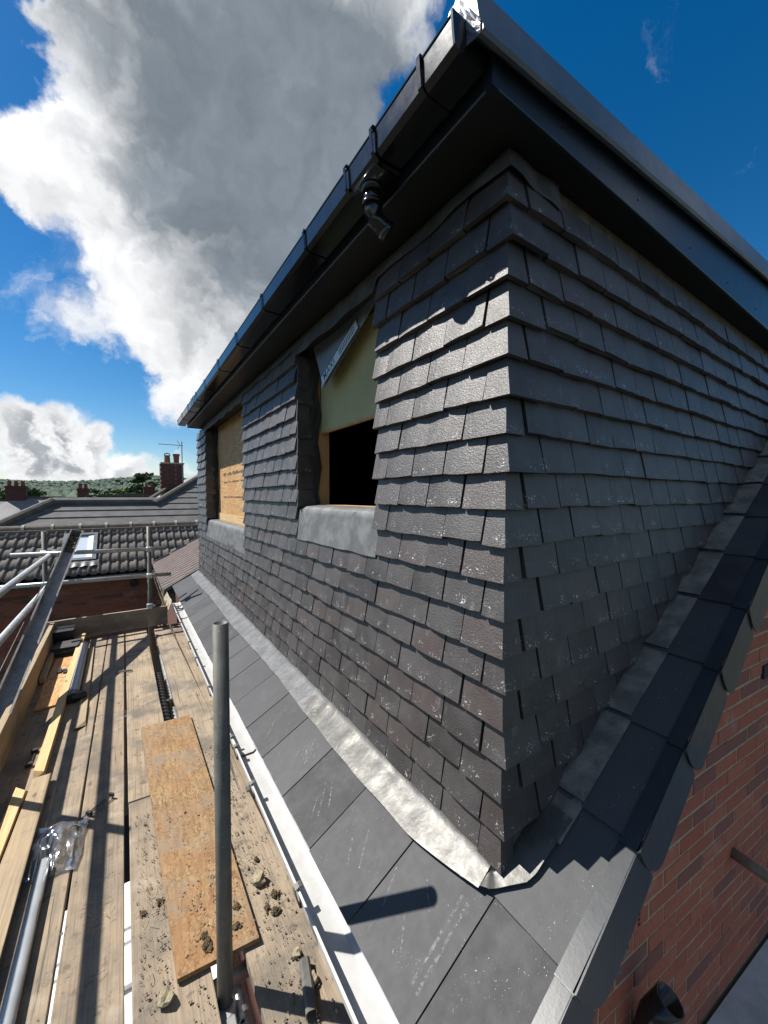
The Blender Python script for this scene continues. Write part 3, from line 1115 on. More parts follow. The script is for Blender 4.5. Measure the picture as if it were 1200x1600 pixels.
# folded front end of the trim, crinkled
te = MB()
def crink(u, v):
    y = .600 + .15 * u
    zt = edge(.655) + (.030 + .112 * min(1, u * 2.2) if u < .5 else .142 - .05 * (u - .5) * 2)
    zb = edge(.655) + .002 + .03 * u
    z = zb + (zt - zb) * v
    return (.653 - .010 * abs(mnoise.noise(Vector((u * 9, v * 9, 2)))), y, z)
te.sheet(12, 8, crink, (.003, 0, 0))
te.build('trim_end', M['grp'], trim)
rf = MB()
rf.prism([(FX + .02, .665, 1.06), (4.6, .665, 1.37), (4.6, .665, 1.33), (FX + .02, .665, 1.03)], (0, 5.27, 0))
rf.build('flat_roof', M['grp'], house)

# --- main roof: deck, slates, lead, verge
dk = MB()
dk.prism([(.60, .50, zr(.60) - .012), (4.7, .50, zr(4.7) - .012), (4.7, .50, zr(4.7) - .06), (.60, .50, zr(.60) - .06)], (0, 5.76, 0))
deck = dk.build('roof_deck', M['dark'], house)
RUN = .302


def slate_mesh(seed, w=.2865, ln=.40):
    rr = random.Random(seed)
    g = MB()
    n = 5
    vs = []
    for zz in (0, .0085):
        for j in range(n + 1):
            vs.append((rr.uniform(-.0012, .0012), -w / 2 + w * j / n, zz + rr.uniform(-.0006, .0006)))
    for zz in (0, .0085):
        for y in (-w / 2, w / 2):
            vs.append((ln, y, zz))
    a = n + 1
    fs = [(2 * a, 2 * a + 1) + tuple(range(n, -1, -1)), tuple(range(a, 2 * a)) + (2 * a + 3, 2 * a + 2)]
    fs += [(j, j + 1, a + j + 1, a + j) for j in range(n)]
    fs += [(0, a, 2 * a + 2, 2 * a), (n, 2 * a + 1, 2 * a + 3, a + n), (2 * a, 2 * a + 2, 2 * a + 3, 2 * a + 1)]
    g.add(vs, fs)
    return g.mesh('slate', M['slate'])


SLM = [slate_mesh(i) for i in range(5)]


def slate(x, y, wscale=1.0, lift=.0):
    o = bpy.data.objects.new('slate', SLM[random.randrange(5)])
    col.objects.link(o)
    o.parent = deck
    lift += random.uniform(0, .0015)
    lift += .006
    o.location = (x - SB * lift, y, zr(x) + CB * lift)
    o.rotation_euler = (random.gauss(0, .002), -BETA + .026 + random.gauss(0, .002), random.gauss(0, .0015))
    o.scale = (1, wscale, 1)
    return o


# eaves course
slate(.530 + .0, (.487 + .680) / 2 - .004, (.680 - .478) / .292)
y = .680
while y < 6.2:
    slate(.530 + random.uniform(-.002, .002), y + .146, 1.0)
    y += .2925
# courses up beside the cheek
for r_ in range(1, 11):
    x = .530 + RUN * r_
    slate(x, (.478 + .700) / 2, (.222) / .292)

M['chalk'], _t, _b = mat('chalk_dust', (.55, .55, .54), .95)
_t.put(_b.inputs['Alpha'], _t.math('MULTIPLY', _t.mapr(_t.noise(pos(_t), 95, 4, .7), .44, .72), .36))
g = MB()


def rpt(x, y, w):
    return Vector((x - SB * w, y, zr(x) + CB * w))


def chalk(x0, y0, x1, y1, wd=.004):
    d_ = Vector((x1 - x0, y1 - y0)).normalized() * wd / 2
    w0, w1 = [.0185 - .0125 * (max(0, q - .53) / .302 % 1) for q in (x0, x1)]
    g.add([rpt(x0 - d_.y, y0 + d_.x, w0), rpt(x1 - d_.y, y1 + d_.x, w1), rpt(x1 + d_.y, y1 - d_.x, w1), rpt(x0 + d_.y, y0 - d_.x, w0)], [(0, 1, 2, 3)])


for i in range(7):
    chalk(.655 + .012 * i, 1.60 + .004 * i, .655 + .012 * i + .01, 1.68 + .01 * (i % 3), .003)
for (a_, b_) in (((.66, 1.61), (.74, 1.69)), ((.68, 1.59), (.74, 1.64)), ((.60, 1.66), (.66, 1.70)), ((.64, 1.585), (.71, 1.70))):
    chalk(a_[0], a_[1], b_[0], b_[1], .003)
for k_ in range(2):
    for i in range(6):
        t0, t1 = i / 6, (i + 1) / 6
        chalk(.585 + .225 * t0, .712 + .022 * k_ + .02 * t0, .585 + .225 * t1, .712 + .022 * k_ + .02 * t1, .009)
for (a_, b_) in (((.60, 1.10), (.66, 1.17)), ((.62, 1.06), (.70, 1.13)), ((.60, 1.34), (.68, 1.44)), ((.64, 1.33), (.70, 1.42)), ((.58, 1.36), (.63, 1.41)), ((.60, .80), (.66, .86)), ((.70, .80), (.74, .86)), ((.585, 1.95), (.65, 2.02)), ((.62, .92), (.70, .96))):
    chalk(a_[0], a_[1], b_[0], b_[1], .006)
tag(g.build('chalk_marks', M['chalk'], deck), 'pale chalk scribbles and scuffs on the slates', None, None, 'stuff')

# lead soakers between cheek and slates, one to each course
for r_ in range(1, 10):
    x0 = .530 + RUN * r_ + (.012 if r_ > 1 else .19)
    ln = .335 if r_ > 1 else .165
    g = MB()
    yo = .604 + random.uniform(-.004, .004)
    def soak(u, v, x0=x0, ln=ln, yo=yo, r_=r_):
        x = x0 + ln * CB * u
        nz = .0025 * mnoise.noise(Vector((x * 9, v * 6, 5))) + .0235 - .010 * u
        if v < .6:
            y = yo + (.706 - yo) * v / .6
            return (x - SB * nz, y, zr(x) + CB * nz)
        q = (v - .6) / .4
        return (x - SB * (nz + .07 * q), .706 - .003 * q, zr(x) + CB * (nz + .075 * q))
    g.sheet(8, 10, soak, (.0025 * SB, 0, -.0025 * CB))
    g.build('lead_soaker', M['lead_dark'], house, True)

# lead apron along the foot of the dormer front: four lapped lengths and the folded corner
laps = [(.715, 1.930), (1.905, 3.21), (3.19, 4.36), (4.34, 6.16)]
for i, (ya, yb) in enumerate(laps):
    g = MB()
    lift = .022 + .003 * (len(laps) - i)
    rough_ = 1.0 if i == 0 else .35
    def apron(u, v, ya=ya, yb=yb, lift=lift, rough_=rough_, i=i):
        y = ya + (yb - ya) * u
        xl = .772 + .006 * math.sin(y * 3.1) + .004 * mnoise.noise(Vector((y * 5, 0, 2)))
        if i == 0 and y < .99:
            xl += .034 * ((.99 - y) / .25) ** 1.2
        if v < .72:
            q = v / .72
            x = xl + (.862 - xl) * q
            w_ = (.0022 * mnoise.noise(Vector((y * 15, x * 20, 4))) - .0045 * abs(mnoise.noise(Vector((y * 24 + x * 8, x * 14, 1)))) + .0012 * math.sin(y * 47 + 5 * mnoise.noise(Vector((y * 4, 0, 0))))) * rough_ * math.sin(min(1, q * 1.6) * 1.6)
            nz = lift + w_ + .004 * q
            return (x - SB * nz, y, zr(x) + CB * nz)
        q = (v - .72) / .28
        return (.862 + .010 * q, y, zr(.862) + CB * (lift + .004) + .085 * q)
    g.sheet(max(24, int((yb - ya) * 48)), 14, apron, (.002, 0, -.0025))
    g.build('lead_apron', M['lead_new'] if i == 0 else M['lead'], house, True)
g = MB()
# corner piece fanning from the front foot round to the cheek
outer = [(.804, .775), (.814, .735), (.832, .690), (.868, .656), (.904, .622), (.932, .613), (.975, .610), (1.03, .607), (1.09, .603)]
inner = [(.868, .790), (.866, .745), (.866, .712), (.868, .706), (.880, .704), (.910, .704), (.965, .705), (1.03, .706), (1.09, .706)]
def cornerp(u, v):
    k = u * (len(outer) - 1)
    a = min(int(k), len(outer) - 2)
    q = k - a
    ox = [outer[a][j] + (outer[a + 1][j] - outer[a][j]) * q for j in (0, 1)]
    ix = [inner[a][j] + (inner[a + 1][j] - inner[a][j]) * q for j in (0, 1)]
    vq = min(1.0, v / .8)
    x, y = ox[0] + (ix[0] - ox[0]) * vq, ox[1] + (ix[1] - ox[1]) * vq
    fold = .010 * math.exp(-((u - .22) / .05) ** 2) * (1 - v * .4)
    nz = .030 + fold + .004 * mnoise.noise(Vector((x * 16, y * 16, 7)))
    up_ = max(0, v - .8) / .2 * (.085 if u > .5 else .012)
    return (x - SB * nz, y, zr(x) + CB * nz + up_)
g.sheet(36, 12, cornerp, (.0015, 0, -.003))
g.build('lead_corner', M['lead_new'], house, True)

# verge caps clipped over the slate edge, one to each course
def verge_cap(r_):
    g = MB()
    x = .530 + RUN * r_
    L = RUN / CB + .020
    def P(u, v, w):       # u up the slope, v outwards (-Y), w normal to the roof
        xx = x + CB * u
        return Vector((xx - SB * w, .487 - v, zr(x) + SB * u + CB * w))
    k = .014 + .004
    # top flange
    def flange(u0, u1, w0, w1):
        return [P(u0, 0, w0), P(u1, 0, w1), P(u1, .043, w1), P(u0, .043, w0)]
    a = flange(-.016, L, .020, .012)
    b = flange(-.016, L, .014, .006)
    g.add(a + b, [(0, 1, 2, 3), (4, 7, 6, 5), (0, 4, 5, 1), (1, 5, 6, 2), (2, 6, 7, 3), (3, 7, 4, 0)])
    # side skirt with a rounded lower end
    pts = [(-.016, .020)]
    dp = .178
    for i in range(9):
        t = i / 8 * math.pi / 2
        pts.append((-.016 + .085 * (1 - math.cos(t)) + .004 * i / 8, .020 - dp * math.sin(t) ** .9))
    pts += [(L - .01, -.150), (L, .012)]
    sk = []
    for (u, w) in pts:
        out = .043 + .008 * (1 - max(0, u) / L)
        sk.append(P(u, out, w))
    inn = [p + Vector((0, .004, 0)) for p in sk]
    n = len(sk)
    g.add(sk + inn, [tuple(range(n)), tuple(range(2 * n - 1, n - 1, -1))] + [(i, n + i, n + (i + 1) % n, (i + 1) % n) for i in range(n)])
    # closing lip across the lower end
    g.add([P(-.016, 0, .0205), P(-.016, .048, .0205), P(-.016, .048, -.004), P(-.016, 0, -.004), P(-.020, 0, .0205), P(-.020, .048, .0205), P(-.020, .048, -.004), P(-.020, 0, -.004)],
          [(0, 1, 2, 3), (4, 7, 6, 5), (0, 4, 5, 1), (1, 5, 6, 2), (2, 6, 7, 3), (3, 7, 4, 0)])
    return g.build('verge_cap', M['verge'], house)


for r_ in range(0, 11):
    verge_cap(r_)

# --- walls below the roof
fw_ = MB()
fw_.box(.66, .90, .62, 6.25, GZ, -1.36)
fw_.build('front_wall', M['brick_n'], house)
fb = MB()
fb.box(.560, .585, .50, 6.2, -1.52, -1.335)
fb.build('eaves_fascia', simple('brown_eaves_board', (.16, .075, .035), (.11, .05, .028), 9, .7, .3, 60), house)

# gable wall in single bricks; it runs five degrees out of square with the verge
GD = Vector((1, -.093, 0)).normalized()
GN = Vector((-.093, -1, 0)).normalized()


def gwall(x, z, out=0.0):
    return Vector((x, .6 - .093 * (x - 2.2), z)) + GN * out


g = MB()
a0, a1 = gwall(.92, 0, -.0015), gwall(4.6, 0, -.0015)
poly = [(a0.x, a0.y, GZ), (a1.x, a1.y, GZ), (a1.x, a1.y, zr(a1.x) - .07), (a0.x, a0.y, zr(a0.x) - .07)]
g.prism(poly, (.0, .10, 0))
gable = g.build('gable_wall', M['mortar'], house)


def brick_mesh(seed, L=.215, H=.066, D=.04):
    rr = random.Random(seed)
    g = MB()
    j = lambda s=.0018: rr.uniform(-s, s)
    f = [(-L / 2 + j(), -D + j(.0012), -H / 2 + j()), (L / 2 + j(), -D + j(.0012), -H / 2 + j()), (L / 2 + j(), -D + j(.0012), H / 2 + j()), (-L / 2 + j(), -D + j(.0012), H / 2 + j())]
    # arrised front edge
    e = .0035
    fi = [(p[0] - math.copysign(e, p[0]), p[1] - .0025, p[2] - math.copysign(e, p[2])) for p in f]
    bkv = [(-L / 2, 0, -H / 2), (L / 2, 0, -H / 2), (L / 2, 0, H / 2), (-L / 2, 0, H / 2)]
    g.add(fi + f + bkv, [(0, 1, 2, 3)] + [(4 + i, 4 + (i + 1) % 4, (i + 1) % 4, i) for i in range(4)] + [(8 + i, 8 + (i + 1) % 4, 4 + (i + 1) % 4, 4 + i) for i in range(4)])
    return g


BR = [brick_mesh(i).mesh('brick', M['brick']) for i in range(6)]
BRN = [brick_mesh(20 + i).mesh('brick', M['brick_n']) for i in range(6)]
CG = .0775
ang = math.atan2(GD.y, GD.x)
field_b = MB()
row = 0
z = -2.50 + CG / 2
nb = 0
while z < .9:
    x = .95 + (.1125 if row % 2 else 0) + random.uniform(-.01, .01)
    while x < 4.5:
        top = zr(x - .1) - .10
        q_ = cam_inv @ gwall(x, z)
        vis = -q_.z > .1 and -.2 < q_.x / -q_.z < 1.08 and q_.y / -q_.z > -1.45
        if z + .03 < top and vis and nb < 300:
            o = bpy.data.objects.new('brick', BR[random.randrange(6)])
            col.objects.link(o)
            o.parent = gable
            o.location = gwall(x, z + random.uniform(-.0012, .0012), -.0402 + random.uniform(-.0012, .0012))
            o.rotation_euler = (0, random.gauss(0, .003), ang)
            nb += 1
        elif z + .03 < top:
            mx_ = Matrix.LocRotScale(gwall(x, z, -.0402), Euler((0, 0, ang)), None)
            bm_ = BR[random.randrange(6)]
            field_b.add([mx_ @ v.co for v in bm_.vertices], [tuple(p.vertices) for p in bm_.polygons], random.random())
        x += .225
    z += CG
    row += 1

tag(field_b.build('brick_field', M['brick'], house), kind='stuff')

# vent grille, soil pipe stub, overflow pipe and broken mortar on the gable
g = MB()
vb = gwall(1.62, -1.62, .004)
g.obox(vb, GD * .055, GN * .006, Vector((0, 0, .085)))
vent = g.build('vent_brick', M['brick'], gable)
g = MB()
for i in range(2):
    for j in range(7):
        g.obox(vb + GD * (-.022 + .045 * i) + GN * .0065 + Vector((0, 0, -.063 + .021 * j)), GD * .006, GN * .001, Vector((0, 0, .006)))
g.build('vent_slots', M['dark'], vent)
g = MB()
pc = gwall(1.60, 0, .085)
g.tube([(pc.x + .02, pc.y + .04, -3.4), (pc.x + .01, pc.y + .02, -2.05), (pc.x + .012, pc.y, -1.95), (pc.x + .03, pc.y - .045, -1.85)], .047, 28, inner=.042)
o = g.build('soil_pipe', M['soil'], house)
o.data.polygons.foreach_set('use_smooth', [len(p.vertices) == 4 for p in o.data.polygons])
g = MB()
for i in range(9):
    q = gwall(1.40 + random.uniform(0, .16), -1.64 - random.uniform(0, .12), .01)
    g.blob(q, random.uniform(.018, .038), i, 2, (1, .8, 1.1), .6)
g.build('mortar_lumps', simple('grey_mortar_lump', (.20, .185, .15), (.11, .10, .085), 30, .95, .9, 90), gable)
g = MB()
q = gwall(2.50, -1.79, .0)
g.tube([q - GN * .02, q + GN * .16 + Vector((0, 0, -.012))], .026, 20, inner=.022)
o = g.build('overflow_pipe', M['rust'], house)
o.data.polygons.foreach_set('use_smooth', [len(p.vertices) == 4 for p in o.data.polygons])
g = MB()
g.obox(gwall(2.83, -.93, .004), GD * .05, GN * .008, Vector((0, 0, .035)))
g.build('wall_hole', M['dark'], gable)

# --- white eaves gutter
def wgut(y0, y1, lift=0.0, name='eaves_gutter', parent=None):
    g = MB()
    p = [(.440, y0, -1.296 + lift), (.447, y0, -1.294 + lift), (.449, y0, -1.304 + lift), (.455, y0, -1.350 + lift), (.470, y0, -1.361 + lift), (.535, y0, -1.361 + lift), (.550, y0, -1.350 + lift), (.553, y0, -1.305 + lift)]
    g.profile(p, -.0025, (0, y1 - y0, 0))
    return g.build(name, M['white'], parent or house)


wg = wgut(.52, 5.55)
for (ya, yb) in ((2.045, 2.10), (4.78, 4.84)):
    g = MB()
    p = [(.437, ya, -1.293), (.447, ya, -1.290), (.4515, ya, -1.302), (.458, ya, -1.346), (.471, ya, -1.3585), (.534, ya, -1.3585), (.548, ya, -1.348)]
    g.profile(p, .003, (0, yb - ya, 0))
    g.build('gutter_union', M['white'], wg)
    g = MB()
    g.profile([(p_[0] - .001, ya - .006, p_[2] + .0006) for p_ in p], .0036, (0, .006, 0))
    g.build('gutter_seal', M['rubber'], wg)
for y in (.72, 1.165, 1.72, 2.03, 2.125, 2.79, 3.36, 3.77, 4.4, 5.1):
    g = MB()
    p = [(.457, y, -1.290), (.447, y, -1.288), (.436, y, -1.292), (.437, y, -1.306), (.450, y, -1.356), (.469, y, -1.366), (.536, y, -1.366)]
    g.profile(p, -.004, (0, .022, 0))
    g.build('gutter_bracket', M['galv_dull'], wg)

# ================================================================== adjoining house: ribbed roof on the same slope
adj = thing('adjoining_house', 'adjoining house with brown ribbed roof tiles past the far end of the dormer', 'house', (1.5, 7.4, GZ))
g = MB()
g.prism([(.42, 6.27, zr(.42) - .03), (4.7, 6.27, zr(4.7) - .03), (4.7, 6.27, zr(4.7) - .1), (.42, 6.27, zr(.42) - .1)], (0, 2.5, 0))
adeck = g.build('roof_deck', M['dark'], adj)
g = MB()
nr, tw, tl = 2, .330, .41
prof = []
for i in range(nr * 4 + 1):
    q = i % 4
    prof.append((tw * (i / (nr * 4) - .5), .040 if q in (1, 2) else .002))
n = len(prof)
vs = [(0, p[0], p[1] + .010) for p in prof] + [(tl, p[0], p[1]) for p in prof] + [(0, p[0], 0) for p in prof]
fs = [(i, i + 1, n + i + 1, n + i) for i in range(n - 1)] + [(2 * n + i, 2 * n + i + 1, i + 1, i) for i in range(n - 1)]
g.add(vs, fs)
RIB = g.mesh('ribbed_tile', M['ribbed'])
for r_ in range(8):
    for c_ in range(8):
        o = bpy.data.objects.new('ribbed_tile', RIB)
        col.objects.link(o)
        o.parent = adeck
        x = .42 + .302 * r_
        o.location = (x, 6.44 + .332 * c_ + .01, zr(x) + random.uniform(0, .003))
        o.rotation_euler = (0, -BETA + .03, 0)
g = MB()
g.prism([(.42, 6.255, zr(.42) + .03), (4.7, 6.255, zr(4.7) + .03), (4.7, 6.255, zr(4.7) - .02), (.42, 6.255, zr(.42) - .02)], (0, .03, 0))
g.build('bonding_strip', M['lead'], adj)
g = MB()
g.prism([(.40, 8.80, zr(.40) + .055), (4.7, 8.80, zr(4.7) + .055), (4.7, 8.80, zr(4.7) - .08), (.40, 8.80, zr(.40) - .08)], (0, .05, 0))
g.build('verge_board', M['fascia'], adj)
g = MB()
g.box(.58, .9, 6.27, 8.8, GZ, -1.36)
g.build('front_wall', M['brick_n'], adj)
g = MB()
g.sheet(20, 5, lambda u, v: (.36 + .10 * v + .004 * mnoise.noise(Vector((u * 9, v * 3, 0))), 5.56 + 3.2 * u, -1.40 + .05 * math.cos(v * math.pi * 2) + .01 * mnoise.noise(Vector((u * 30, v, 1)))), (0, 0, -.01))
g.build('mossy_gutter', simple('weathered_gutter', (.42, .37, .28), (.22, .19, .13), 16, .9, .5, 70), adj)

# ================================================================== neighbouring house: pantiles and brick wall
YN, EZ, B2 = 8.95, -1.49, R(26)
nei = thing('neighbour_house', 'neighbouring brick house with grey concrete pantiles and a roof window', 'house', (-.5, 9.5, GZ))
g = MB()
g.box(-4.5, 3.2, YN + .008, YN + .25, GZ, EZ - .02)
nwall = g.build('brick_wall', M['mortar_n'], nei)
row = 0
z = EZ - .10
nb = 0
while z > -3.1:
    x = -2.45 + (.1125 if row % 2 else 0)
    while x < .55:
        o = bpy.data.objects.new('brick', BRN[random.randrange(6)])
        col.objects.link(o)
        o.parent = nwall
        o.location = (x, YN + .0425, z)
        nb += 1
        x += .225
    z -= .0775
    row += 1
g = MB()
ny0 = 8.80
C2, S2 = math.cos(B2), math.sin(B2)
def npt(x, s, w=0.0):
    return Vector((x, ny0 + C2 * s - S2 * w, EZ + .06 + S2 * s + C2 * w))
SLN = 5.05 * .345
g.hexa([npt(-4.5, -.02, -.10), npt(3.2, -.02, -.10), npt(3.2, SLN, -.10), npt(-4.5, SLN, -.10)], [npt(-4.5, -.02, -.03), npt(3.2, -.02, -.03), npt(3.2, SLN, -.03), npt(-4.5, SLN, -.03)])
ndeck = g.build('roof_deck', M['dark'], nei)
# one tile: flat pan and a rounded roll
TWN = .146
g = MB()
prof = [(0, .0), (.010, .004), (.070, .004), (.080, .010), (.090, .026), (.105, .036), (.122, .036), (.136, .026), (.146, .008)]
n = len(prof)
vs = [(p[0], 0, p[1] + .016) for p in prof] + [(p[0], .41, p[1]) for p in prof] + [(p[0], 0, p[1] - .006) for p in prof]
fs = [(i, i + 1, n + i + 1, n + i) for i in range(n - 1)] + [(2 * n + i, 2 * n + i + 1, i + 1, i) for i in range(n - 1)] + [(0, n, 2 * n), (n - 1, 2 * n - 1, 3 * n - 1)]
g.add(vs, fs)
PAN = g.mesh('pantile', M['pantile'], True)
for r_ in range(5):
    x = -2.75 + (.0)
    while x < 2.0:
        p = npt(x, r_ * .345)
        if not (-1.03 < x + .05 < -.52 and 1 <= r_ <= 3):
            o = bpy.data.objects.new('pantile', PAN)
            col.objects.link(o)
            o.parent = ndeck
            o.location = p + Vector((0, 0, random.uniform(-.003, .003)))
            o.rotation_euler = (B2, random.gauss(0, .006), random.gauss(0, .004))
        x += TWN
# ridge
rp = npt(0, SLN)
x = -4.4
while x < 3.0:
    g = MB()
    pts = []
    for i in range(9):
        t = math.pi * i / 8
        pts.append((x, rp.y + .03 + math.cos(t) * -.13, rp.z - .035 + math.sin(t) * .125))
    g.prism(pts, (.436, 0, 0))
    o = g.build('ridge_tile', M['ridge'], nei)
    g = MB()
    pts = [(x - .022, q[1] + (q[1] - rp.y - .03) * .1, rp.z - .035 + (q[2] - rp.z + .035) * 1.10) for q in pts]
    g.prism(pts, (.045, 0, 0))
    g.build('ridge_joint', simple('pale_mortar_joint', (.40, .36, .29), (.30, .27, .21), 30, .9, .4) if x < -4.3 else bpy.data.materials['pale_mortar_joint'], o)
    x += .448
g = MB()
q0 = npt(0, SLN, 0)
g.box(-4.5, 3.2, q0.y - .16, q0.y - .02, q0.z - .075, q0.z - .005)
g.build('ridge_bedding', M['mortar_n'], nei)
g = MB()
g.hexa([(-4.5, q0.y + .05, q0.z - .05), (3.2, q0.y + .05, q0.z - .05), (3.2, q0.y + 1.5, q0.z - .8), (-4.5, q0.y + 1.5, q0.z - .8)],
       [(-4.5, q0.y + .05, q0.z - .01), (3.2, q0.y + .05, q0.z - .01), (3.2, q0.y + 1.5, q0.z - .76), (-4.5, q0.y + 1.5, q0.z - .76)])
g.build('rear_slope', M['pantile'], nei)
# gutter along the eaves
g = MB()
g.profile([(-4.5, 8.70, EZ + .035), (-4.5, 8.705, EZ - .02), (-4.5, 8.74, EZ - .055), (-4.5, 8.79, EZ - .055), (-4.5, 8.82, EZ + .03)], .004, (4.95, 0, 0))
g.build('gutter', M['black'], nei)
g = MB()
g.box(-4.5, .45, 8.835, 8.86, EZ - .10, EZ + .02)
g.build('fascia', M['galv_dull'], nei)
g = MB()
g.tube([(.10, YN - .03, EZ - .20), (.10, YN + .02, EZ - .20)], .075, 20)
g.build('wall_vent', M['dark'], nei)
# roof window
rw = MB()
xa, xb, s0, s1 = -1.05, -.50, .42, 1.42
for (u0, u1, v0, v1) in ((xa, xb, s0, s0 + .07), (xa, xb, s1 - .07, s1), (xa, xa + .06, s0 + .071, s1 - .071), (xb - .06, xb, s0 + .071, s1 - .071)):
    rw.hexa([npt(u0, v0, -.02), npt(u1, v0, -.02), npt(u1, v1, -.02), npt(u0, v1, -.02)], [npt(u0, v0, .075), npt(u1, v0, .075), npt(u1, v1, .075), npt(u0, v1, .075)])
rwin = rw.build('roof_window', M['window_frame'], nei)
g = MB()
g.hexa([npt(xa + .055, s0 + .06, .02), npt(xb - .055, s0 + .06, .02), npt(xb - .055, s1 - .06, .02), npt(xa + .055, s1 - .06, .02)],
       [npt(xa + .055, s0 + .06, .035), npt(xb - .055, s0 + .06, .035), npt(xb - .055, s1 - .06, .035), npt(xa + .055, s1 - .06, .035)])
g.build('pane', M['pane'], rwin)
g = MB()
g.hexa([npt(xb - .155, s0 + .08, .036), npt(xb - .065, s0 + .08, .036), npt(xb - .065, s1 - .08, .036), npt(xb - .155, s1 - .08, .036)],
       [npt(xb - .150, s0 + .08, .050), npt(xb - .065, s0 + .08, .060), npt(xb - .065, s1 - .08, .060), npt(xb - .150, s1 - .08, .050)])
g.build('blind_edge', M['render'], rwin)
g = MB()
g.sheet(36, 4, lambda u, v: npt(xa - .05 + (xb - xa + .10) * u, s0 - .20 + .20 * v, .052 + (1 - v) * .012 * math.sin(u * 30)), (0, 0, .003))
g.build('flashing_apron', M['lead'], rwin)

# ================================================================== hipped house behind, in flat tiles, with chimney
hip = thing('hipped_house', 'hipped house in flat dark tiles behind the pantile ridge, with a tall chimney', 'house', (1, 13, GZ))
TB = .625
def hz(y):
    return -.16 + TB * (y - 12.5)
pitch_c = math.atan(TB)
# courses as overlapping strips on the slope facing the camera
y = 10.4
gau = .30
while hz(y) < 1.9:
    z = hz(y)
    y2 = y + gau * math.cos(pitch_c) + .04
    xl = -1.535 - (12.5 - y) if y < 12.5 else (.75 + (y - 12.5))
    xl2 = -1.535 - (12.5 - y2) if y2 < 12.5 else (.75 + (y2 - 12.5) if y >= 12.4 else -1.5)
    if y < 12.5 <= y2:
        xl2 = -1.535
    g = MB()
    g.hexa([(xl, y, z - .01), (6.5, y, z - .01), (6.5, y2, hz(y2) - .03), (xl2, y2, hz(y2) - .03)], [(xl, y, z + .032), (6.5, y, z + .032), (6.5, y2, hz(y2) + .002), (xl2, y2, hz(y2) + .002)])
    g.build('tile_course', M['flat_tile'], hip)
    y += gau * math.cos(pitch_c)
g = MB()
g.tube([(-1.50, 12.5, -.13), (.70, 12.5, -.13)], .09, 10)
g.build('ridge', M['flat_tile'], hip)
g = MB()
g.tube([(-1.50, 12.5, -.12), (-2.6, 11.4, -.12 - .69)], .11, 10)
g.build('hip_ridge', M['ridge'], hip)
g = MB()
g.tube([(.66, 12.40, -.20), (3.6, 15.34, 1.64)], .10, 10)
g.build('hip_ridge', M['ridge'], hip)
g = MB()
g.add([(.60, 12.4, -.24), (3.5, 15.3, 1.58), (3.5, 19, 1.58), (.60, 19, -.24)], [(0, 1, 2, 3)])
g.build('side_slope', M['sun_tinted_roof'], hip)  # slope turned to the sun, coloured brighter than the front courses
g = MB()
g.tube([(.45, 13.2, -.16), (1.25, 15.2, .34)], .06, 8)
g.build('side_ridge', M['ridge'], hip)
g = MB()
g.add([(-1.5, 12.5, -.18), (-3.7, 10.3, -1.55), (-3.7, 16, -1.55), (-1.5, 14, -.18)], [(0, 1, 2, 3)])
g.add([(-1.5, 12.5, -.18), (6, 12.5, -.18), (6, 14.7, -1.55), (-1.5, 14.7, -1.55)], [(0, 1, 2, 3)])
g.build('rear_slopes', M['flat_tile'], hip)
g = MB()
g.box(-3.4, 6.3, 10.6, 18, GZ, -1.45)
g.build('wall', M['brick_n'], hip)
for xv in (-.32, 1.65):
    g = MB()
    yv = 11.35
    g.box(xv - .07, xv + .07, yv, yv + .16, hz(yv) + .02, hz(yv) + .13)
    g.build('tile_vent', M['dark'], hip)
# chimney
ch = thing('chimney_stack', 'tall red-brown brick chimney with two pots beside the hipped roof', 'chimney', (1.35, 15.2, -.6))
g = MB()
cx0, cx1, cy0, cy1 = 1.02, 1.68, 14.95, 15.65
g.box(cx0, cx1, cy0, cy1, -.9, 1.12)
stack = g.build('stack', M['mortar_n'], ch)
zc = -.35
row = 0
CHB = [brick_mesh(40 + i, .212, .064, .03).mesh('brick', M['brick_c']) for i in range(3)]
while zc < 1.10:
    for i in range(3):
        xx = cx0 + .11 + .22 * i if row % 2 == 0 else cx0 + .06 + .225 * i
        if row % 2 and i == 2:
            xx = cx1 - .11
        o = bpy.data.objects.new('brick', CHB[i])
        col.objects.link(o)
        o.parent = stack
        o.location = (xx, cy0 + .016, zc)
    for i in range(3):
        o = bpy.data.objects.new('brick', CHB[i])
        col.objects.link(o)
        o.parent = stack
        o.location = (cx0 + .016, cy0 + .12 + .23 * i, zc)
        o.rotation_euler = (0, 0, R(-90))
    zc += .075
    row += 1
g = MB()
g.box(cx0 - .03, cx1 + .03, cy0 - .03, cy1 + .03, 1.125, 1.17)
g.build('flaunching', M['mortar'], ch)
for (px_, hh, hood) in ((1.22, .34, True), (1.50, .34, False)):
    g = MB()
    if hood:
        g.tube([(px_, 15.3, 1.16), (px_, 15.3, 1.40), (px_, 15.3, 1.44)], [.10, .085, .085], 14, inner=.06)
        g.tube([(px_ - .09, 15.3, 1.43), (px_ - .07, 15.3, 1.49), (px_, 15.3, 1.515), (px_ + .07, 15.3, 1.49), (px_ + .09, 15.3, 1.43)], .018, 8)
    else:
        g.tube([(px_, 15.3, 1.16), (px_, 15.3, 1.40), (px_, 15.3, 1.47), (px_, 15.3, 1.50)], [.085, .095, .115, .115], 14, inner=.08)
    g.build('pot', M['pot'], ch)
ae = thing('tv_aerial', 'thin television aerial on a mast beside the brick chimney', 'aerial', (1.64, 14.9, .6))
g = MB()
g.tube([(1.64, 14.92, .5), (1.64, 14.92, 1.90)], .016, 8)
g.build('mast', M['alu'], ae)
g = MB()
g.tube([(.93, 14.9, 1.77), (1.68, 14.9, 1.76)], .011, 6)
g.build('boom', M['alu'], ae)
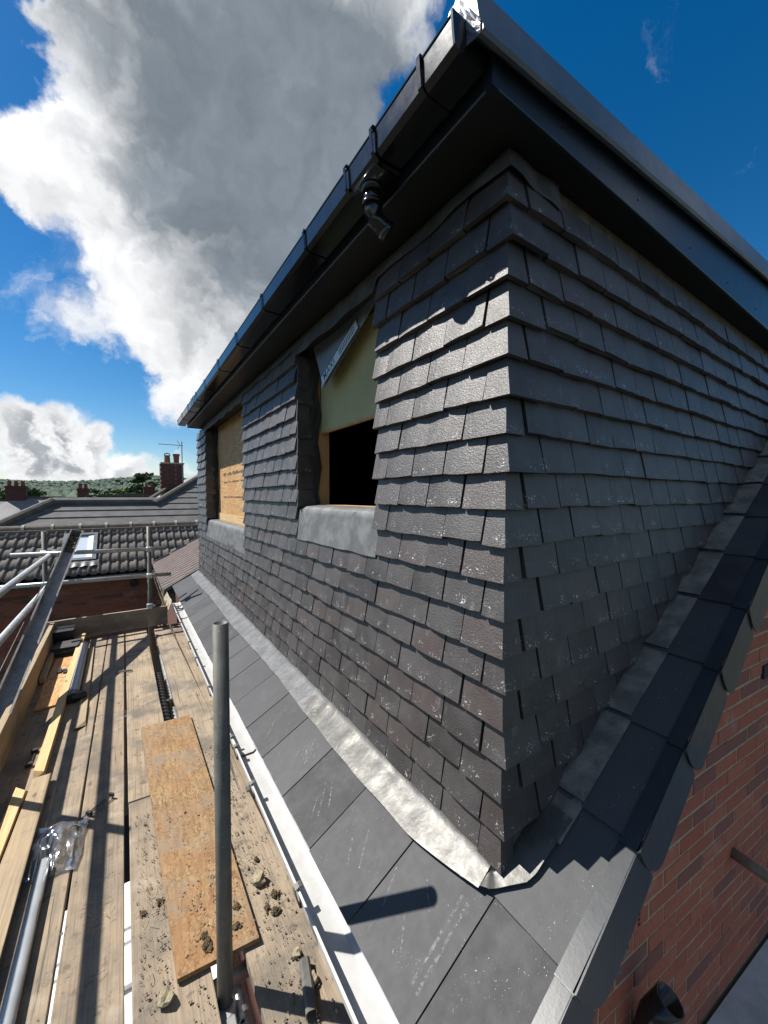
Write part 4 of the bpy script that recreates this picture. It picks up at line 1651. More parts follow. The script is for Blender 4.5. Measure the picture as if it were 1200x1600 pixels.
for i in range(9):
    g = MB()
    xx = .98 + i * .062
    g.tube([(xx, 14.82, 1.768), (xx, 14.98, 1.768)], .006, 5)
    g.build('rod', M['alu'], ae)
g = MB()
g.tube([(1.50, 14.9, 1.92), (1.58, 14.9, 1.77), (1.50, 14.9, 1.62)], .008, 6)
g.build('reflector', M['alu'], ae)

# ================================================================== farther houses
def far_house(name, label, x0, x1, y, ridge, dep, roofm, chim=(), gables=(), drop=1.9, hipl=0.0):
    h = thing(name, label, 'house', ((x0 + x1) / 2, y, GZ), 'houses beyond the hipped roof')
    g = MB()
    g.box(x0 + .1, x1 - .1, y - dep / 2 + .1, y + dep / 2 - .1, GZ, ridge - drop)
    g.build('wall', M['brick_n'], h)
    g = MB()
    e = ridge - drop
    g.add([(x0, y - dep / 2, e), (x1, y - dep / 2, e), (x1, y, ridge), (x0 + hipl, y, ridge), (x0, y + dep / 2, e), (x1, y + dep / 2, e)],
          [(0, 1, 2, 3), (3, 2, 5, 4), (0, 3, 4)])
    roof = g.build('roof', roofm, h)
    g = MB()
    nrt = max(3, int((x1 - x0) / .6))
    for i in range(nrt):
        xx = x0 + hipl + (x1 - x0 - hipl) * i / nrt
        g.box(xx, xx + (x1 - x0 - hipl) / nrt - .04, y - .11, y + .11, ridge - .03, ridge + .09)
    g.build('ridge', M['ridge'], roof)
    for (cx, cw, zt, np_) in chim:
        g = MB()
        g.box(cx - cw / 2, cx + cw / 2, y - .3, y + .3, ridge - .5, zt)
        g.box(cx - cw / 2 - .05, cx + cw / 2 + .05, y - .35, y + .35, zt - .16, zt - .06)
        c = g.build('chimney', M['brick_c'], h)
        for i in range(np_):
            g = MB()
            pxx = cx - cw / 2 + cw * (i + .5) / np_
            g.tube([(pxx, y, zt), (pxx, y, zt + .35)], [.12, .10], 10)
            g.build('pot', M['pot'], c)
    for (cx, w_, zt) in gables:
        g = MB()
        yy = y - dep / 2 - .4
        g.prism([(cx - w_, yy, zt - w_ * .62), (cx + w_, yy, zt - w_ * .62), (cx, yy, zt)], (0, dep / 2, 0))
        g.build('gable', M['dark'], h)
        g = MB()
        g.prism([(cx - w_ * .8, yy - .05, zt - w_ * .72), (cx + w_ * .8, yy - .05, zt - w_ * .72), (cx, yy - .05, zt - .25)], (0, .06, 0))
        g.build('gable_brick', M['brick_c'], h)
    return h


far_house('terraced_house', 'far house at the left edge with pale sunlit hip and stout red chimney', -9.5, -3.9, 37.0, -.05, 6.5, M['sun_tinted_roof'], [(-6.4, 1.05, .78, 3)], (), 2.3, 3.0)
far_house('terraced_house', 'far terrace with a long plain grey roof left of the small gable', -4.6, -2.2, 35.2, -.10, 6.0, M['far_roof'], [(-2.55, .62, .62, 2)])
far_house('terraced_house', 'far terrace whose small dark gable stands before a grey roof', -2.3, 2.4, 33.6, .06, 5.6, M['far_roof'], (), [(-1.78, .62, .06)])
far_house('terraced_house', 'farther house with a pair of dark red chimneys by the brick stack', -.6, 5.0, 46.0, .25, 6.0, M['far_roof'], [(2.0, 1.0, 1.05, 2)])
far_house('terraced_house', 'distant roof between the trees below the hill', -12.0, -6.0, 60.0, -.4, 7.0, M['far_roof'])

# ================================================================== trees, hill
def tree(name, label, x, y, zb, zt, r, leafm, n=1500, seed=1, leaf=.28, flat=1.0):
    rr = random.Random(seed)
    t_ = thing(name, label, 'tree', (x, y, zb), 'trees beyond the roofs')
    g = MB()
    h = zt - zb
    g.tube([(x, y, zb), (x + .1, y, zb + h * .4), (x - .1, y, zb + h * .75)], [h * .03, h * .022, h * .008], 8)
    for i in range(5):
        a = rr.uniform(0, 6.28)
        g.tube([(x, y, zb + h * rr.uniform(.3, .55)), (x + math.cos(a) * r * .7, y + math.sin(a) * r * .7, zb + h * rr.uniform(.6, .85))], [h * .012, h * .004], 6)
    g.build('trunk', M['bark'], t_)
    g = MB()
    lobes = []
    for i in range(16):
        a = rr.uniform(0, 6.28)
        q = rr.uniform(.0, .8) * r
        lobes.append((x + math.cos(a) * q, y + math.sin(a) * q, zb + h * rr.uniform(.48, .92) * 1.0, r * rr.uniform(.25, .45)))
    for i in range(n):
        lx, ly, lz, lr = lobes[rr.randrange(16)]
        d = Vector((rr.gauss(0, 1), rr.gauss(0, 1), rr.gauss(0, 1))).normalized() * lr * rr.uniform(.5, 1.05)
        c = Vector((lx, ly, lz)) + Vector((d.x, d.y, d.z * .6 * flat))
        u = Vector((rr.gauss(0, 1), rr.gauss(0, 1), rr.gauss(0, 1))).normalized()
        v = u.orthogonal().normalized()
        s = leaf * rr.uniform(.5, 1.2)
        g.add([c - u * s - v * s * .5, c + u * s * .2 - v * s, c + u * s + v * s * .4, c - u * s * .3 + v * s], [(0, 1, 2, 3)])
    g.build('crown', leafm, t_)


TREES = [
    (4.2, 130.1, 8.0, 3.7, 'leaf', 'broad dark tree standing highest against the clouds, left of the chimney', 0.6, 0.36),
    (-1.1, 91.2, 1.7, 2.6, 'leaf2', 'light green bushy tree above the far grey roofs', 1.0, 0.36),
    (-2.4, 86.0, 0.9, 1.8, 'leaf2', 'yellow green bush by the far roof gable', 1.0, 0.24),
    (1.0, 101.9, 2.5, 3.0, 'leaf', 'mid green rounded tree beside the tall dark tree', 1.0, 0.36),
    (5.6, 92.7, 1.7, 2.5, 'leaf', 'dark tree just left of the brick chimney', 1.0, 0.36),
    (-16.1, 83.2, 1.4, 2.6, 'leaf', 'dark tree cut by the left edge of the picture', 1.0, 0.24),
    (-29.5, 188.8, 4.0, 5.0, 'leaf', 'large dark tree behind the far left chimney', 1.0, 0.36),
    (-7.5, 186.0, 3.2, 4.5, 'leaf', 'green tree in the gap right of the middle chimney', 1.0, 0.36),
    (6.6, 49.9, 2.4, 1.8, 'leaf', 'dark tree top peeping over the hip ridge by the dormer', 1.0, 0.24),
]
for i, (tx_, ty_, tz_, r_, lm, lab, fl_, lf_) in enumerate(TREES):
    tree('tree', lab, tx_, ty_, GZ, tz_, r_, M[lm], 1700, 30 + i, lf_, fl_)

g = MB()
def hillz(x, y):
    d = math.hypot(x, y)
    a = math.atan2(x, y)
    rise = 52 * math.exp(-((d - 1500) / 520) ** 2) * (1 + .18 * math.sin(a * 9 + 1) + .10 * math.sin(a * 23))
    return GZ - 6 + rise + 10 * mnoise.noise(Vector((x * .004, y * .004, 0)))
NA, ND = 60, 22
vs = []
for j in range(ND + 1):
    d = 260 + 1800 * (j / ND) ** 1.2
    for i in range(NA + 1):
        a = R(-55 + 125 * i / NA)
        x, y = d * math.sin(a), d * math.cos(a)
        vs.append((x, y, hillz(x, y)))
fs = [(j * (NA + 1) + i, j * (NA + 1) + i + 1, (j + 1) * (NA + 1) + i + 1, (j + 1) * (NA + 1) + i) for j in range(ND) for i in range(NA)]
g.add(vs, fs)
tag(g.build('hill', M['field'], None, True), kind='structure')
g = MB()
rr = random.Random(3)
cnt = 0
while cnt < 9000:
    a = R(rr.uniform(-16, 24))
    d = rr.uniform(330, 1650)
    x, y = d * math.sin(a), d * math.cos(a)
    if mnoise.noise(Vector((x * .006, y * .0035, 4))) < -.34 and d > 500:
        cnt += 1
        continue
    s = rr.uniform(4, 8)
    vs_, fs_ = ICO[1]
    k = rr.random() * 10
    g.add([(x + p[0] * s * (1 + .4 * mnoise.noise(Vector(p) * 2 + Vector((k, 0, 0)))), y + p[1] * s, hillz(x, y) + s * .5 + p[2] * s * (.95 + .4 * mnoise.noise(Vector(p) * 3 + Vector((0, k, 0))))) for p in vs_], fs_)
    cnt += 1
tag(g.build('woodland', M['hazed_wood']), 'far wooded hillside under the low clouds', None, None, 'stuff')

# ================================================================== flat roof of the extension, bottom right
ext = thing('extension', 'concrete flat roof of a low extension below the red gable wall', 'extension', (3, -1, GZ))
g = MB()
g.prism([(1.0, .69, -2.50), (5.0, .33, -2.50), (5.0, -1.3, -2.50), (1.0, -1.3, -2.50)], (0, 0, -.18))
g.build('roof_slab', M['concrete'], ext)
g = MB()
g.prism([(1.1, .60, -2.681), (4.9, .26, -2.681), (4.9, -1.2, -2.681), (1.1, -1.2, -2.681)], (0, 0, GZ + 2.681))
g.build('wall', M['brick_n'], ext)

# white lean-to seen in slivers through the platform
lt = thing('lean_to', 'white ribbed lean-to roof glimpsed through the gaps between the scaffold boards', 'lean-to', (-.3, 1.6, GZ))
g = MB()
y = .4
rl = random.Random(2)
while y < 4.0:
    w_ = rl.choice((.09, .09, .3, .45))
    g.box(-1.6, .55, y, y + w_, -3.62, -3.58)
    y += w_ + rl.choice((.03, .03, .12))
g.box(-1.6, .55, .4, 4.1, -3.66, -3.625)
g.build('ribbed_sheet', M['lean_to'], lt)
g = MB()
for (x, y) in ((-1.5, .5), (.45, .5), (-1.5, 4.0), (.45, 4.0)):
    g.box(x - .04, x + .04, y - .04, y + .04, GZ, -3.66)
g.build('posts', M['lean_to'], lt)

# ================================================================== scaffold
ZB = -1.58


def board(label, near, far, y0, y1, z=ZB, th=.038, name='scaffold_board', m='board', bands=True, grp='scaffold boards of the platform'):
    """near/far: (x left, x right) at y0 and y1; top at z"""
    cx = (near[0] + near[1] + far[0] + far[1]) / 4
    t_ = thing(name, label, 'scaffold board', (cx, (y0 + y1) / 2, z - th), grp)
    g = MB()
    n = 14
    sd = random.uniform(0, 50)
    def top(u, v):
        y = y0 + (y1 - y0) * v
        l = near[0] + (far[0] - near[0]) * v
        r_ = near[1] + (far[1] - near[1]) * v
        x = l + (r_ - l) * u + .0025 * mnoise.noise(Vector((sd, y * 3, u)))
        cup = -.0025 * (1 - (2 * u - 1) ** 2) + .004 * mnoise.noise(Vector((u, y * .9, sd)))
        return (x, y, z + cup)
    g.sheet(3, n, top, (0, 0, -th))
    o = g.build('plank', M[m], t_)
    soft(o, .004, 2)
    if bands:
        for v, s in ((0.004, 1), (.996, -1)):
            y = y0 + (y1 - y0) * v
            l = near[0] + (far[0] - near[0]) * v
            r_ = near[1] + (far[1] - near[1]) * v
            g = MB()
            g.box(l - .002, r_ + .002, y - .0015, y + .032 * s if s > 0 else y + .0015, z + .0015, z + .0035) if s > 0 else g.box(l - .002, r_ + .002, y - .032, y + .0015, z + .0015, z + .0035)
            g.box(l - .002, r_ + .002, (y - .0085) if s > 0 else (y + .0065), (y - .0065) if s > 0 else (y + .0085), z - th, z + .0035)
            g.build('end_band', M['galv_dull'], t_)
    return t_


board('scaffold board against the left toe board, mostly in shade', (-.665, -.455), (-.66, -.455), .4, 5.38)
board('scaffold board under the yellow batten and plastic bag', (-.447, -.243), (-.447, -.205), .35, 5.38)
board('grey weathered scaffold board crossed lengthwise by the rail shadow', (-.232, -.036), (-.196, -.050), .35, 5.38)
board('near scaffold board with crumbs, butting a joint beside the long OSB strip', (-.014, .212), (-.022, .196), .35, 2.325, bands=False)
board('far scaffold board left of the wide dark gap', (-.024, .196), (-.036, .168), 2.337, 5.38, bands=False)
board('stony scaffold board nearest the white gutter, right of the steel pole', (.325, .575), (.245, .405), .35, 5.38)
board('narrow far scaffold board tucked under the white gutter', (.505, .60), (.432, .545), 2.06, 5.38)

# toe boards
t_ = thing('toe_board', 'upright toe board across the far end of the platform', 'toe board', (-.15, 5.45, ZB), 'toe boards')
g = MB()
g.sheet(16, 3, lambda u, v: (-.79 + 1.19 * u, 5.43 + .004 * mnoise.noise(Vector((u * 4, v, 2))), ZB + .224 * v + .003 * mnoise.noise(Vector((u * 7, 0, 9)))), (0, .036, 0))
soft(g.build('plank', M['board_x'], t_), .004)
t_ = thing('toe_board', 'upright toe board along the left side of the platform', 'toe board', (-.66, 4, ZB), 'toe boards')
g = MB()
g.hexa([(-.650, 2.2, ZB), (-.612, 2.2, ZB), (-.668, 5.40, ZB), (-.706, 5.40, ZB)], [(-.650, 2.2, ZB + .222), (-.612, 2.2, ZB + .222), (-.668, 5.40, ZB + .222), (-.706, 5.40, ZB + .222)])
soft(g.build('plank', M['plank'], t_), .004)


def tube(label, a, b, r=.0242, name='scaffold_tube', m='galv', cat='scaffold tube', grp=None, n=20):
    g = MB()
    g.tube([a, b], r, n, inner=r - .004)
    o = g.build(name, M[m], None)
    o.data.polygons.foreach_set('use_smooth', [len(p.vertices) == 4 for p in o.data.polygons])
    return tag(o, label, cat, grp)


def coupler(label, c, m='galv_dull', ax=(1, 0, 0), grp='scaffold couplers'):
    """two crossed clamps with a bolt"""
    c = Vector(c)
    ax = Vector(ax)
    t_ = thing('scaffold_coupler', label, 'coupler', c, grp)
    g = MB()
    g.tube([c - Vector((0, 0, .026)), c + Vector((0, 0, .026))], .034, 16)
    o = g.build('upright_clamp', M[m], t_)
    soft(o, .004)
    g = MB()
    off = Vector((ax.y, -ax.x, 0)) * .05
    g.tube([c + off - ax * .026, c + off + ax * .026], .034, 16)
    soft(g.build('cross_clamp', M[m], t_), .004)
    g = MB()
    side = ax * .045
    g.tube([c + side - off * .6, c + side + off * .9], .007, 8)
    g.tube([c + side + off * .6, c + side + off * .9], .014, 6)
    g.build('bolt', M[m], t_)


# the bare pole in the foreground
tube('bare grey steel pole standing up through the boards in the foreground', (.225, 1.243, -2.2), (.240, 1.285, -.398), m='galv_dull', name='scaffold_pole', cat='pole')
tube('horizontal tube under the boards behind the foreground pole', (-1.3, 1.33, -1.648), (.58, 1.33, -1.648), name='ledger_tube')
tube('short tube end poking out under the white gutter', (.38, 1.02, -1.66), (.60, 1.13, -1.58), name='ledger_tube', r=.024)
tube('tube under the boards in the middle of the platform', (-1.3, 3.5, -1.66), (.58, 3.5, -1.66), name='ledger_tube')
tube('long tube running below the gap beside the foreground pole', (.285, .3, -1.71), (.285, 5.6, -1.71), name='ledger_tube')
coupler('clamp at the foot of the foreground pole', (.2235, 1.240, -1.645), 'galv', (1, 0, 0))
# guard rails and posts at far end and left side
tube('far corner post standing at the end toe board, near the white gutter', (.214, 5.50, -3.0), (.226, 5.52, -.36), m='galv_dull', name='scaffold_pole', cat='pole')
tube('far left corner post behind the steel trough', (-.80, 5.88, -3.0), (-.80, 5.90, -.40), m='galv_dull', name='scaffold_pole', cat='pole')
tube('left side post out of frame whose shadow crosses the boards', (-.755, 2.84, -3.0), (-.755, 2.84, -.42), m='galv_dull', name='scaffold_pole', cat='pole')
tube('upper guard rail across the far end, in front of the pantiles', (-1.03, 5.57, -.622), (.405, 5.585, -.652), name='guard_rail', cat='guard rail')
tube('lower guard rail across the far end, below the neighbour gutter', (-1.6, 5.57, -.945), (.46, 5.585, -.985), name='guard_rail', cat='guard rail')
tube('upper guard rail along the left side, rising out of frame', (-.715, 1.3, -.645), (-.715, 5.92, -.645), name='guard_rail', cat='guard rail')
tube('lower guard rail along the left side, under the steel trough', (-.715, 1.3, -.955), (-.715, 5.92, -.955), name='guard_rail', cat='guard rail')
coupler('clamp where the lower far rail meets the far post', (.222, 5.53, -.968), 'galv', (1, 0, 0))
coupler('clamp where the upper far rail meets the far post', (.223, 5.53, -.640), 'galv', (1, 0, 0))
coupler('pale clamp at the foot of the far post on the toe board', (.216, 5.475, -1.335), 'galv', (1, 0, 0))
coupler('clamp on the far left corner post behind the trough', (-.795, 5.85, -.645), 'galv', (1, 0, 0))

# galvanised steel trough leaning along the left rail
T0, T1 = Vector((-.745, 2.75, -1.63)), Vector((-.500, 5.78, -.455))
ta = (T1 - T0).normalized()
tn = Vector((.22, -.35, .9))
tn = (tn - ta * tn.dot(ta)).normalized()
tx = ta.cross(tn).normalized()
if tx.x < 0:
    tx = -tx
tro = thing('steel_trough', 'long galvanised steel trough leaning over the left guard rail', 'trough', T0)
g = MB()
hw, dpth = .047, .075
pr = [(-hw - .010, dpth), (-hw, dpth), (-hw + .008, 0), (hw - .008, 0), (hw, dpth), (hw + .010, dpth)]
g.profile([T0 + tx * p[0] + tn * p[1] for p in pr], .003, T1 - T0)
g.build('channel', M['galv_trough'], tro)
g = MB()
c = T1 - ta * .05
g.obox(c + tn * .05, tx * (hw - .002), ta * .002, tn * .045)
g.build('end_plate', M['galv_trough'], tro)
tag(MB().blob((0, 0, 0), .0001).build('dirt_heap', M['moss'], tro), None) if False else None
g = MB()
for i in range(70):
    s = random.uniform(.06, .42)
    g.blob(T1 - ta * s + tx * random.uniform(-.034, .034) + tn * (.008 + random.uniform(0, .02)), random.uniform(.006, .018), i, 1, (1, 1, .7), .7)
tag(g.build('dirt_heap', M['grit'], tro), 'brown leaf litter caught in the trough', None, None, 'stuff')
wp = MB()
wp.tube([T0 + tx * -.105 + tn * .05, T1 + tx * -.075 + tn * .02 - ta * .25], .004, 6)
tag(wp.build('cable', M['rubber']), 'thin black cable running beside the steel trough', 'cable')

# ================================================================== things on the boards
g = MB()
Z1 = ZB + .004
g.hexa([(.104, 1.354, Z1), (.358, 1.326, Z1), (.348, 3.009, Z1), (.050, 3.026, Z1)], [(.104, 1.354, Z1 + .017), (.358, 1.326, Z1 + .017), (.348, 3.009, Z1 + .017), (.050, 3.026, Z1 + .017)])
tag(g.build('osb_strip', M['osb']), 'long weathered OSB strip lying on the boards beside the pole', 'board')
g = MB()
g.hexa([(-.592, 3.715, Z1), (-.475, 3.735, Z1), (-.455, 4.27, Z1), (-.606, 4.27, Z1)], [(-.592, 3.715, Z1 + .012), (-.475, 3.735, Z1 + .012), (-.455, 4.27, Z1 + .012), (-.606, 4.27, Z1 + .012)])
tag(g.build('osb_offcut', M['osb_new']), 'bright OSB offcut left of the batten, the nearer of two', 'board', 'OSB offcuts')
g = MB()
g.hexa([(-.596, 4.28, Z1), (-.46, 4.28, Z1), (-.45, 4.79, Z1), (-.588, 4.79, Z1)], [(-.596, 4.28, Z1 + .012), (-.46, 4.28, Z1 + .012), (-.45, 4.79, Z1 + .012), (-.588, 4.79, Z1 + .012)])
tag(g.build('osb_offcut', M['osb_new']), 'bright OSB offcut with black plastic bits on it', 'board', 'OSB offcuts')
g = MB()
g.hexa([(-.462, 2.80, Z1), (-.412, 2.80, Z1), (-.402, 5.36, Z1 + .02), (-.448, 5.36, Z1 + .02)], [(-.462, 2.83, Z1 + .046), (-.412, 2.79, Z1 + .046), (-.402, 5.36, Z1 + .066), (-.448, 5.36, Z1 + .066)])
tag(soft(g.build('batten', M['batten']), .002), 'long yellow sawn batten lying along the boards', 'batten', 'timber battens')
g = MB()
g.hexa([(-.56, 1.1, Z1), (-.505, 1.1, Z1), (-.465, 2.72, Z1), (-.515, 2.70, Z1)], [(-.56, 1.1, Z1 + .045), (-.505, 1.1, Z1 + .045), (-.468, 2.66, Z1 + .045), (-.515, 2.72, Z1 + .045)])
tag(soft(g.build('batten', M['batten']), .002), 'broken yellow batten at the left edge, nearest the camera', 'batten', 'timber battens')
g = MB()
g.hexa([(-.505, 1.0, Z1 + .012), (-.385, 1.0, Z1 + .012), (-.378, 2.77, Z1 + .012), (-.455, 2.77, Z1 + .012)], [(-.505, 1.0, Z1 + .036), (-.385, 1.0, Z1 + .036), (-.378, 2.77, Z1 + .036), (-.455, 2.77, Z1 + .036)])
tag(soft(g.build('plank_offcut', M['plank']), .003), 'brown plank offcut by the white pipe at the left edge', 'plank')
g = MB()
g.hexa([(-.330, 3.28, Z1), (-.262, 3.30, Z1), (-.305, 4.97, Z1), (-.345, 4.97, Z1)], [(-.318, 3.26, Z1 + .016), (-.268, 3.34, Z1 + .016), (-.308, 4.96, Z1 + .016), (-.343, 4.96, Z1 + .016)])
tag(g.build('split_lath', M['plank']), 'split brown lath right of the grey pipe', 'lath')
g = MB()
g.hexa([(-.64, 4.25, Z1), (-.60, 4.25, Z1), (-.628, 5.15, Z1), (-.665, 5.15, Z1)], [(-.64, 4.25, Z1 + .05), (-.60, 4.25, Z1 + .05), (-.628, 5.15, Z1 + .05), (-.665, 5.15, Z1 + .05)])
tag(soft(g.build('short_batten', M['plank']), .003), 'short weathered batten leaning along the left toe board', 'batten', 'timber battens')

# pipes
pp = thing('drain_pipe', 'grey plastic pipe with a black elbow lying between batten and lath', 'pipe', (-.38, 4.4, ZB))
g = MB()
g.tube([(-.388, 5.02, Z1 + .034), (-.372, 3.78, Z1 + .034)], .033, 20, inner=.030)
g.build('pipe', M['pipe_grey'], pp, True)
g = MB()
g.tube([(-.372, 3.80, Z1 + .034), (-.371, 3.72, Z1 + .034)], .041, 20)
g.tube([(-.371, 3.74, Z1 + .034), (-.335, 3.735, Z1 + .034), (-.30, 3.76, Z1 + .04)], .030, 16)
g.build('elbow', M['rubber'], pp, True)
g = MB()
g.tube([(-.322, 2.11, Z1 + .022), (-.332, .85, Z1 + .022)], .0215, 20, inner=.019)
o = g.build('waste_pipe', M['pipe_white'])
o.data.polygons.foreach_set('use_smooth', [len(p.vertices) == 4 for p in o.data.polygons])
tag(o, 'pale white-grey plastic pipe at the lower left corner', 'pipe')

# slates stacked in the far corner and a black box behind
for i in range(7):
    g = MB()
    a = random.uniform(-.12, .12)
    c = Vector((-.53 + random.uniform(-.02, .02), 5.02 + random.uniform(-.02, .02), Z1 + .006 + i * .011))
    ax_, ay_ = Vector((math.cos(a), math.sin(a), .03)) * .105, Vector((-math.sin(a), math.cos(a), 0)) * .12
    g.obox(c, ax_, ay_, Vector((0, 0, .0042)))
    tag(g.build('loose_slate', M['slate']), ['bottom', 'second', 'third', 'fourth', 'fifth', 'sixth', 'topmost'][i] + ' loose slate of the small pile in the far left corner', 'slate', 'pile of loose slates')
g = MB()
g.hexa([(-.665, 5.20, Z1), (-.50, 5.20, Z1), (-.50, 5.38, Z1), (-.665, 5.38, Z1)], [(-.67, 5.19, Z1 + .15), (-.495, 5.19, Z1 + .15), (-.495, 5.39, Z1 + .15), (-.67, 5.39, Z1 + .15)])
g.box(-.676, -.489, 5.184, 5.396, Z1 + .15, Z1 + .165)
tag(soft(g.build('plastic_box', M['rubber']), .005), 'black plastic box in the far left corner by the toe boards', 'box')

# corrugated hose in the wide gap
g = MB()
pts, rad = [], []
y = 2.7
i = 0
while y < 4.05:
    pts.append((.205, y, -1.665))
    rad.append(.050 if i % 4 in (0, 1) else .040)
    y += .0145
    i += 1
g.tube(pts, rad, 14)
tag(g.build('corrugated_hose', M['rubber'], None, False), 'dark corrugated hose seen in the gap between two boards', 'hose')

# small hardware
def clip_ring(label, a, b):
    a, b = Vector(a), Vector(b)
    d = (b - a).normalized()
    s = Vector((-d.y, d.x, 0)) * .012
    pts = []
    for i in range(9):
        t = math.pi / 2 + math.pi * i / 8
        pts.append(a + d * math.cos(t) * .012 + s / .012 * math.sin(t) * .012)
    for i in range(9):
        t = -math.pi / 2 + math.pi * i / 8
        pts.append(b + d * math.cos(t) * .012 + s / .012 * math.sin(t) * .012)
    pts.append(pts[0])
    g = MB()
    g.tube(pts, .0045, 8)
    tag(g.build('wire_link', M['galv_dull'], None, True), label, 'link')


clip_ring('long wire link lying across the board joint in the middle distance', (-.095, 4.14, Z1 + .008), (.0, 4.115, Z1 + .008))
g = MB()
a, b = Vector((-.185, 2.345, Z1 + .01)), Vector((-.096, 2.425, Z1 + .012))
d = (b - a).normalized()
s = Vector((-d.y, d.x, 0))
for k in (-1, 1):
    g.tube([a + s * .006 * k, b + s * .006 * k], .0028, 6)
g.obox(a, d * .006, s * .016, Vector((0, 0, .008)))
g.obox(b, d * .005, s * .013, Vector((0, 0, .008)))
g.tube([a, a - d * .04 + s * .01, a - d * .085 + s * .002], .0022, 6)
tag(g.build('wire_clip', M['rubber']), 'black wire clip lying on the board by the plastic bag', 'clip')
for i, (x, y, lab) in enumerate(((-.525, 4.40, 'black plastic spacers in a cluster on the OSB offcut'), (-.50, 3.05, 'black metal bracket beside the yellow batten'))):
    g = MB()
    zz = Z1 + .012 if i == 0 else Z1
    if i == 0:
        for (dx, dy) in ((0, 0), (.035, .02), (.0, .045), (.045, -.03)):
            g.box(x + dx - .014, x + dx + .014, y + dy - .02, y + dy + .02, zz, zz + .014)
    else:
        g.box(x - .018, x + .018, y + .06, y + .085, zz, zz + .02)
        g.box(x - .022, x + .010, y - .085, y - .062, zz, zz + .02)
        g.box(x - .010, x + .004, y - .062, y + .06, zz, zz + .006)
    tag(g.build('spacer_cluster' if i == 0 else 'metal_bracket', M['rubber']), lab, 'spacer' if i == 0 else 'bracket')
# cut piece of metal channel on the near right board
ang_ = R(-8)
g = MB()
c0, c1 = Vector((.466, 1.175, Z1)), Vector((.432, 1.035, Z1))
d = (c1 - c0)
sx_ = Vector((-d.y, d.x, 0)).normalized()
pr = [(-.017, .0), (-.017, .020), (-.010, .027), (.010, .027), (.017, .020), (.017, 0)]
g.profile([c0 + sx_ * p[0] + Vector((0, 0, p[1])) for p in pr], .003, d)
tag(g.build('metal_offcut', M['galv_dull']), 'short dark metal channel offcut on the stony board near the gutter', 'offcut')

# plastic bag, crumpled
def bag_fn(u, v):
    a, b = u - .5, v - .5
    x = -.30 + a * .20 + .02 * b
    y = 2.20 + b * .30 - .05 * a
    h = max(0, 1 - (a * 2) ** 2) * max(0, 1 - (b * 2) ** 2)
    n1 = mnoise.noise(Vector((u * 2.4, v * 2.2, 3)))
    rid = 1 - 2.2 * abs(mnoise.noise(Vector((u * 3.2 + .6 * n1, v * 2.6, 9))))
    rid2 = 1 - 2.2 * abs(mnoise.noise(Vector((u * 6.5, v * 5.5 + n1, 5))))
    edge_ = 1 + .25 * mnoise.noise(Vector((u * 4, v * 4, 1)))
    return (x * 1.0 + .03 * n1, y + .03 * mnoise.noise(Vector((u * 3, v * 3, 8))), Z1 + .008 + h * edge_ * (.022 + .038 * max(0, rid) + .014 * max(0, rid2)))
g = MB()
g.sheet(56, 64, bag_fn, (0, 0, -.0012))
tag(g.build('plastic_bag', M['glass'], None, True), 'crumpled clear plastic bag lying on the boards', 'bag')

# lumps
LUMPS = [(.420, 1.545, .026, 'stone', 'yellow-brown mortar lump, the largest, on the stony board'), (.070, 1.330, .023, 'stone', 'pale mortar lump at the near end of the OSB strip'),
         (.457, 1.455, .024, 'moss', 'dark moss clump just below the largest mortar lump'), (.440, 1.395, .024, 'moss', 'crumbly moss clump left of the gutter, nearest the metal offcut'),
         (.415, 1.425, .016, 'moss', 'small moss clump in the middle of the stony board'), (.316, 1.476, .020, 'moss', 'rust-brown moss clump on the OSB right of the pole'),
         (.300, 1.405, .022, 'moss', 'moss clump at the near edge of the OSB right of the pole'), (.200, 1.400, .030, 'moss', 'largest moss clump on the OSB left of the pole'),
         (.195, 1.440, .020, 'moss', 'moss clump behind the largest one on the OSB'), (.072, 1.680, .020, 'moss', 'moss clump on the board left of the OSB edge'),
         (.020, 1.665, .014, 'moss', 'small moss clump nearest the long white gap'), (.435, 1.645, .018, 'moss', 'moss clump above the largest mortar lump'),
         (.470, 1.120, .018, 'stone', 'flat stone chip beside the metal offcut'), (.455, 1.215, .014, 'stone', 'stone chip just above the metal offcut')]
for i, (x, y, r_, mm, lab) in enumerate(LUMPS):
    g = MB()
    on_osb = (.09 < x < .355 and y > 1.35)
    zz = Z1 + (.017 if on_osb else 0)
    if mm == 'stone':
        g.blob((x, y, zz + r_ * .5), r_, i, 2, (1.0, 1.15, .72), .55)
    else:
        for k in range(46):
            a = random.uniform(0, 6.28)
            q = abs(random.gauss(0, .34))
            g.blob((x + math.cos(a) * r_ * q, y + math.sin(a) * r_ * q * 1.2, zz + r_ * max(.04, .34 - .35 * q) * random.uniform(.3, 1.0)), r_ * random.uniform(.08, .27), i * 9 + k, 1, (1, 1.2, .7), 1.2)
    tag(g.build('mortar_lump' if mm == 'stone' else 'moss_clump', M[mm]), lab, 'stone' if mm == 'stone' else 'moss', 'lumps on the boards')

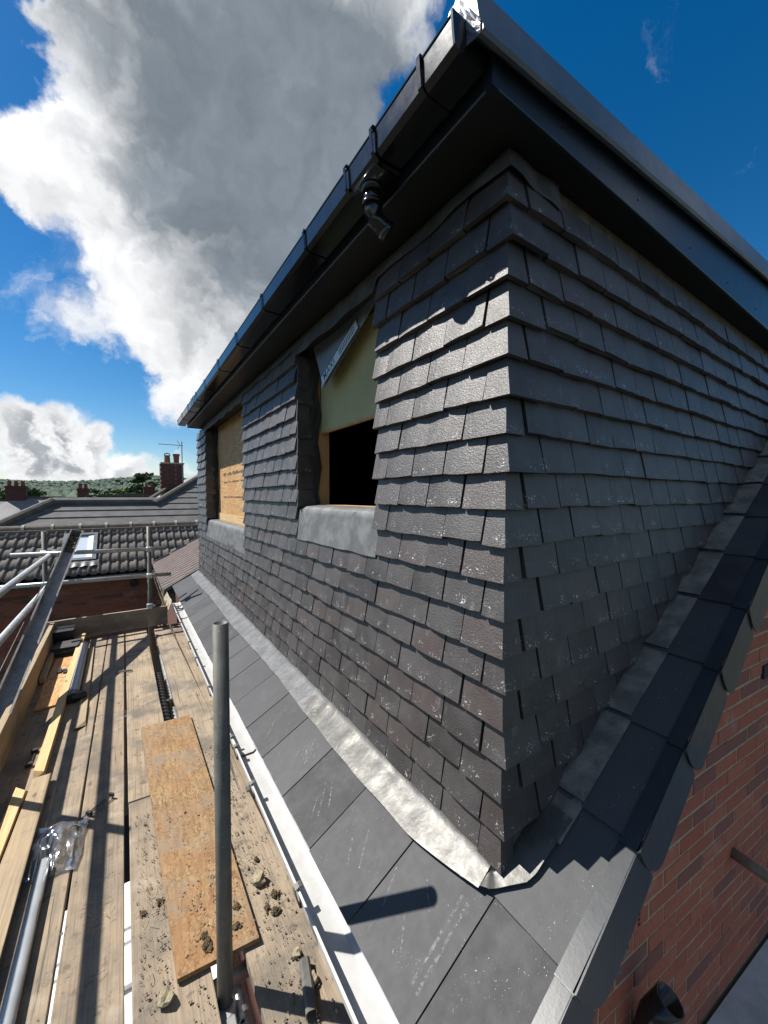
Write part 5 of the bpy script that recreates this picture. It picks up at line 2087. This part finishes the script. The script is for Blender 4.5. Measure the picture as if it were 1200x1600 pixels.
# grit, crumbs and straw: too many to count
rr = random.Random(11)
g = MB()
for i in range(2600):
    q = rr.random()
    if q < .48:
        v = rr.random() ** 1.3
        y = 1.0 + 1.6 * v
        x = .33 + rr.random() * .19 + (y - 1.0) * -.02
        if rr.random() < .5:
            x = .425 + rr.gauss(0, .03)
        zz = Z1
        if .09 < x < .362 and y > 1.34:
            zz += .017
    elif q < .72:
        x, y, zz = .13 + rr.random() * .2, 1.40 + rr.random() ** 2 * .8, Z1 + .0175
        if rr.random() < .6:
            x, y = .24 + rr.gauss(0, .035), 1.55 + rr.gauss(0, .08)
    elif q < .92:
        x, y, zz = .0 + rr.random() * .09, 1.12 + rr.random() * 1.1, Z1
        if y < 1.33:
            x = .0 + rr.random() * .2
    else:
        x, y, zz = -.6 + rr.random() * 1.1, 1.2 + rr.random() * 3.6, Z1
        if .05 < x < .36 and 1.3 < y < 3.05:
            zz += .017
    if -.045 < x < -.006 or .215 < x < .245:
        continue
    s = .0008 + .0030 * rr.random() ** 2.6 * (1.9 if rr.random() < .06 else 1)
    g.blob((x, y, zz + s * .3), s, i, 1, (1, rr.uniform(.7, 1.5), .7), .6)
tag(g.build('grit', M['grit']), 'brown grit and moss crumbs strewn over the near boards', None, None, 'stuff')
g = MB()
for i in range(60):
    x, y = rr.choice([(.20, 1.40), (.06, 1.70), (.05, 1.58), (.38, 1.65), (.15, 2.1), (-.12, 1.7)])
    x += rr.gauss(0, .03)
    y += rr.gauss(0, .09)
    a = rr.uniform(0, 6.28)
    l = rr.uniform(.01, .04)
    zz = Z1 + (.021 if .09 < x < .36 and y > 1.35 else .004)
    g.tube([(x, y, zz), (x + math.cos(a) * l * .5, y + math.sin(a) * l * .5, zz + .004), (x + math.cos(a) * l, y + math.sin(a) * l, zz)], .0009, 4)
tag(g.build('straw', M['straw']), 'short straws and twigs scattered among the crumbs', None, None, 'stuff')
# dried grass and wires at the far gutter end
g = MB()
for i in range(5):
    a = rr.uniform(-.03, .03)
    g.tube([(.40 + a, 5.75, -1.36), (.33 + a, 5.66, -1.46 - .02 * i), (.30 + a * 2, 5.60, -1.60), (.36 + a, 5.52, -1.66)], .004, 6)
tag(g.build('loose_wires', M['straw']), 'loose pale wires hanging at the far end of the white gutter', 'wires')
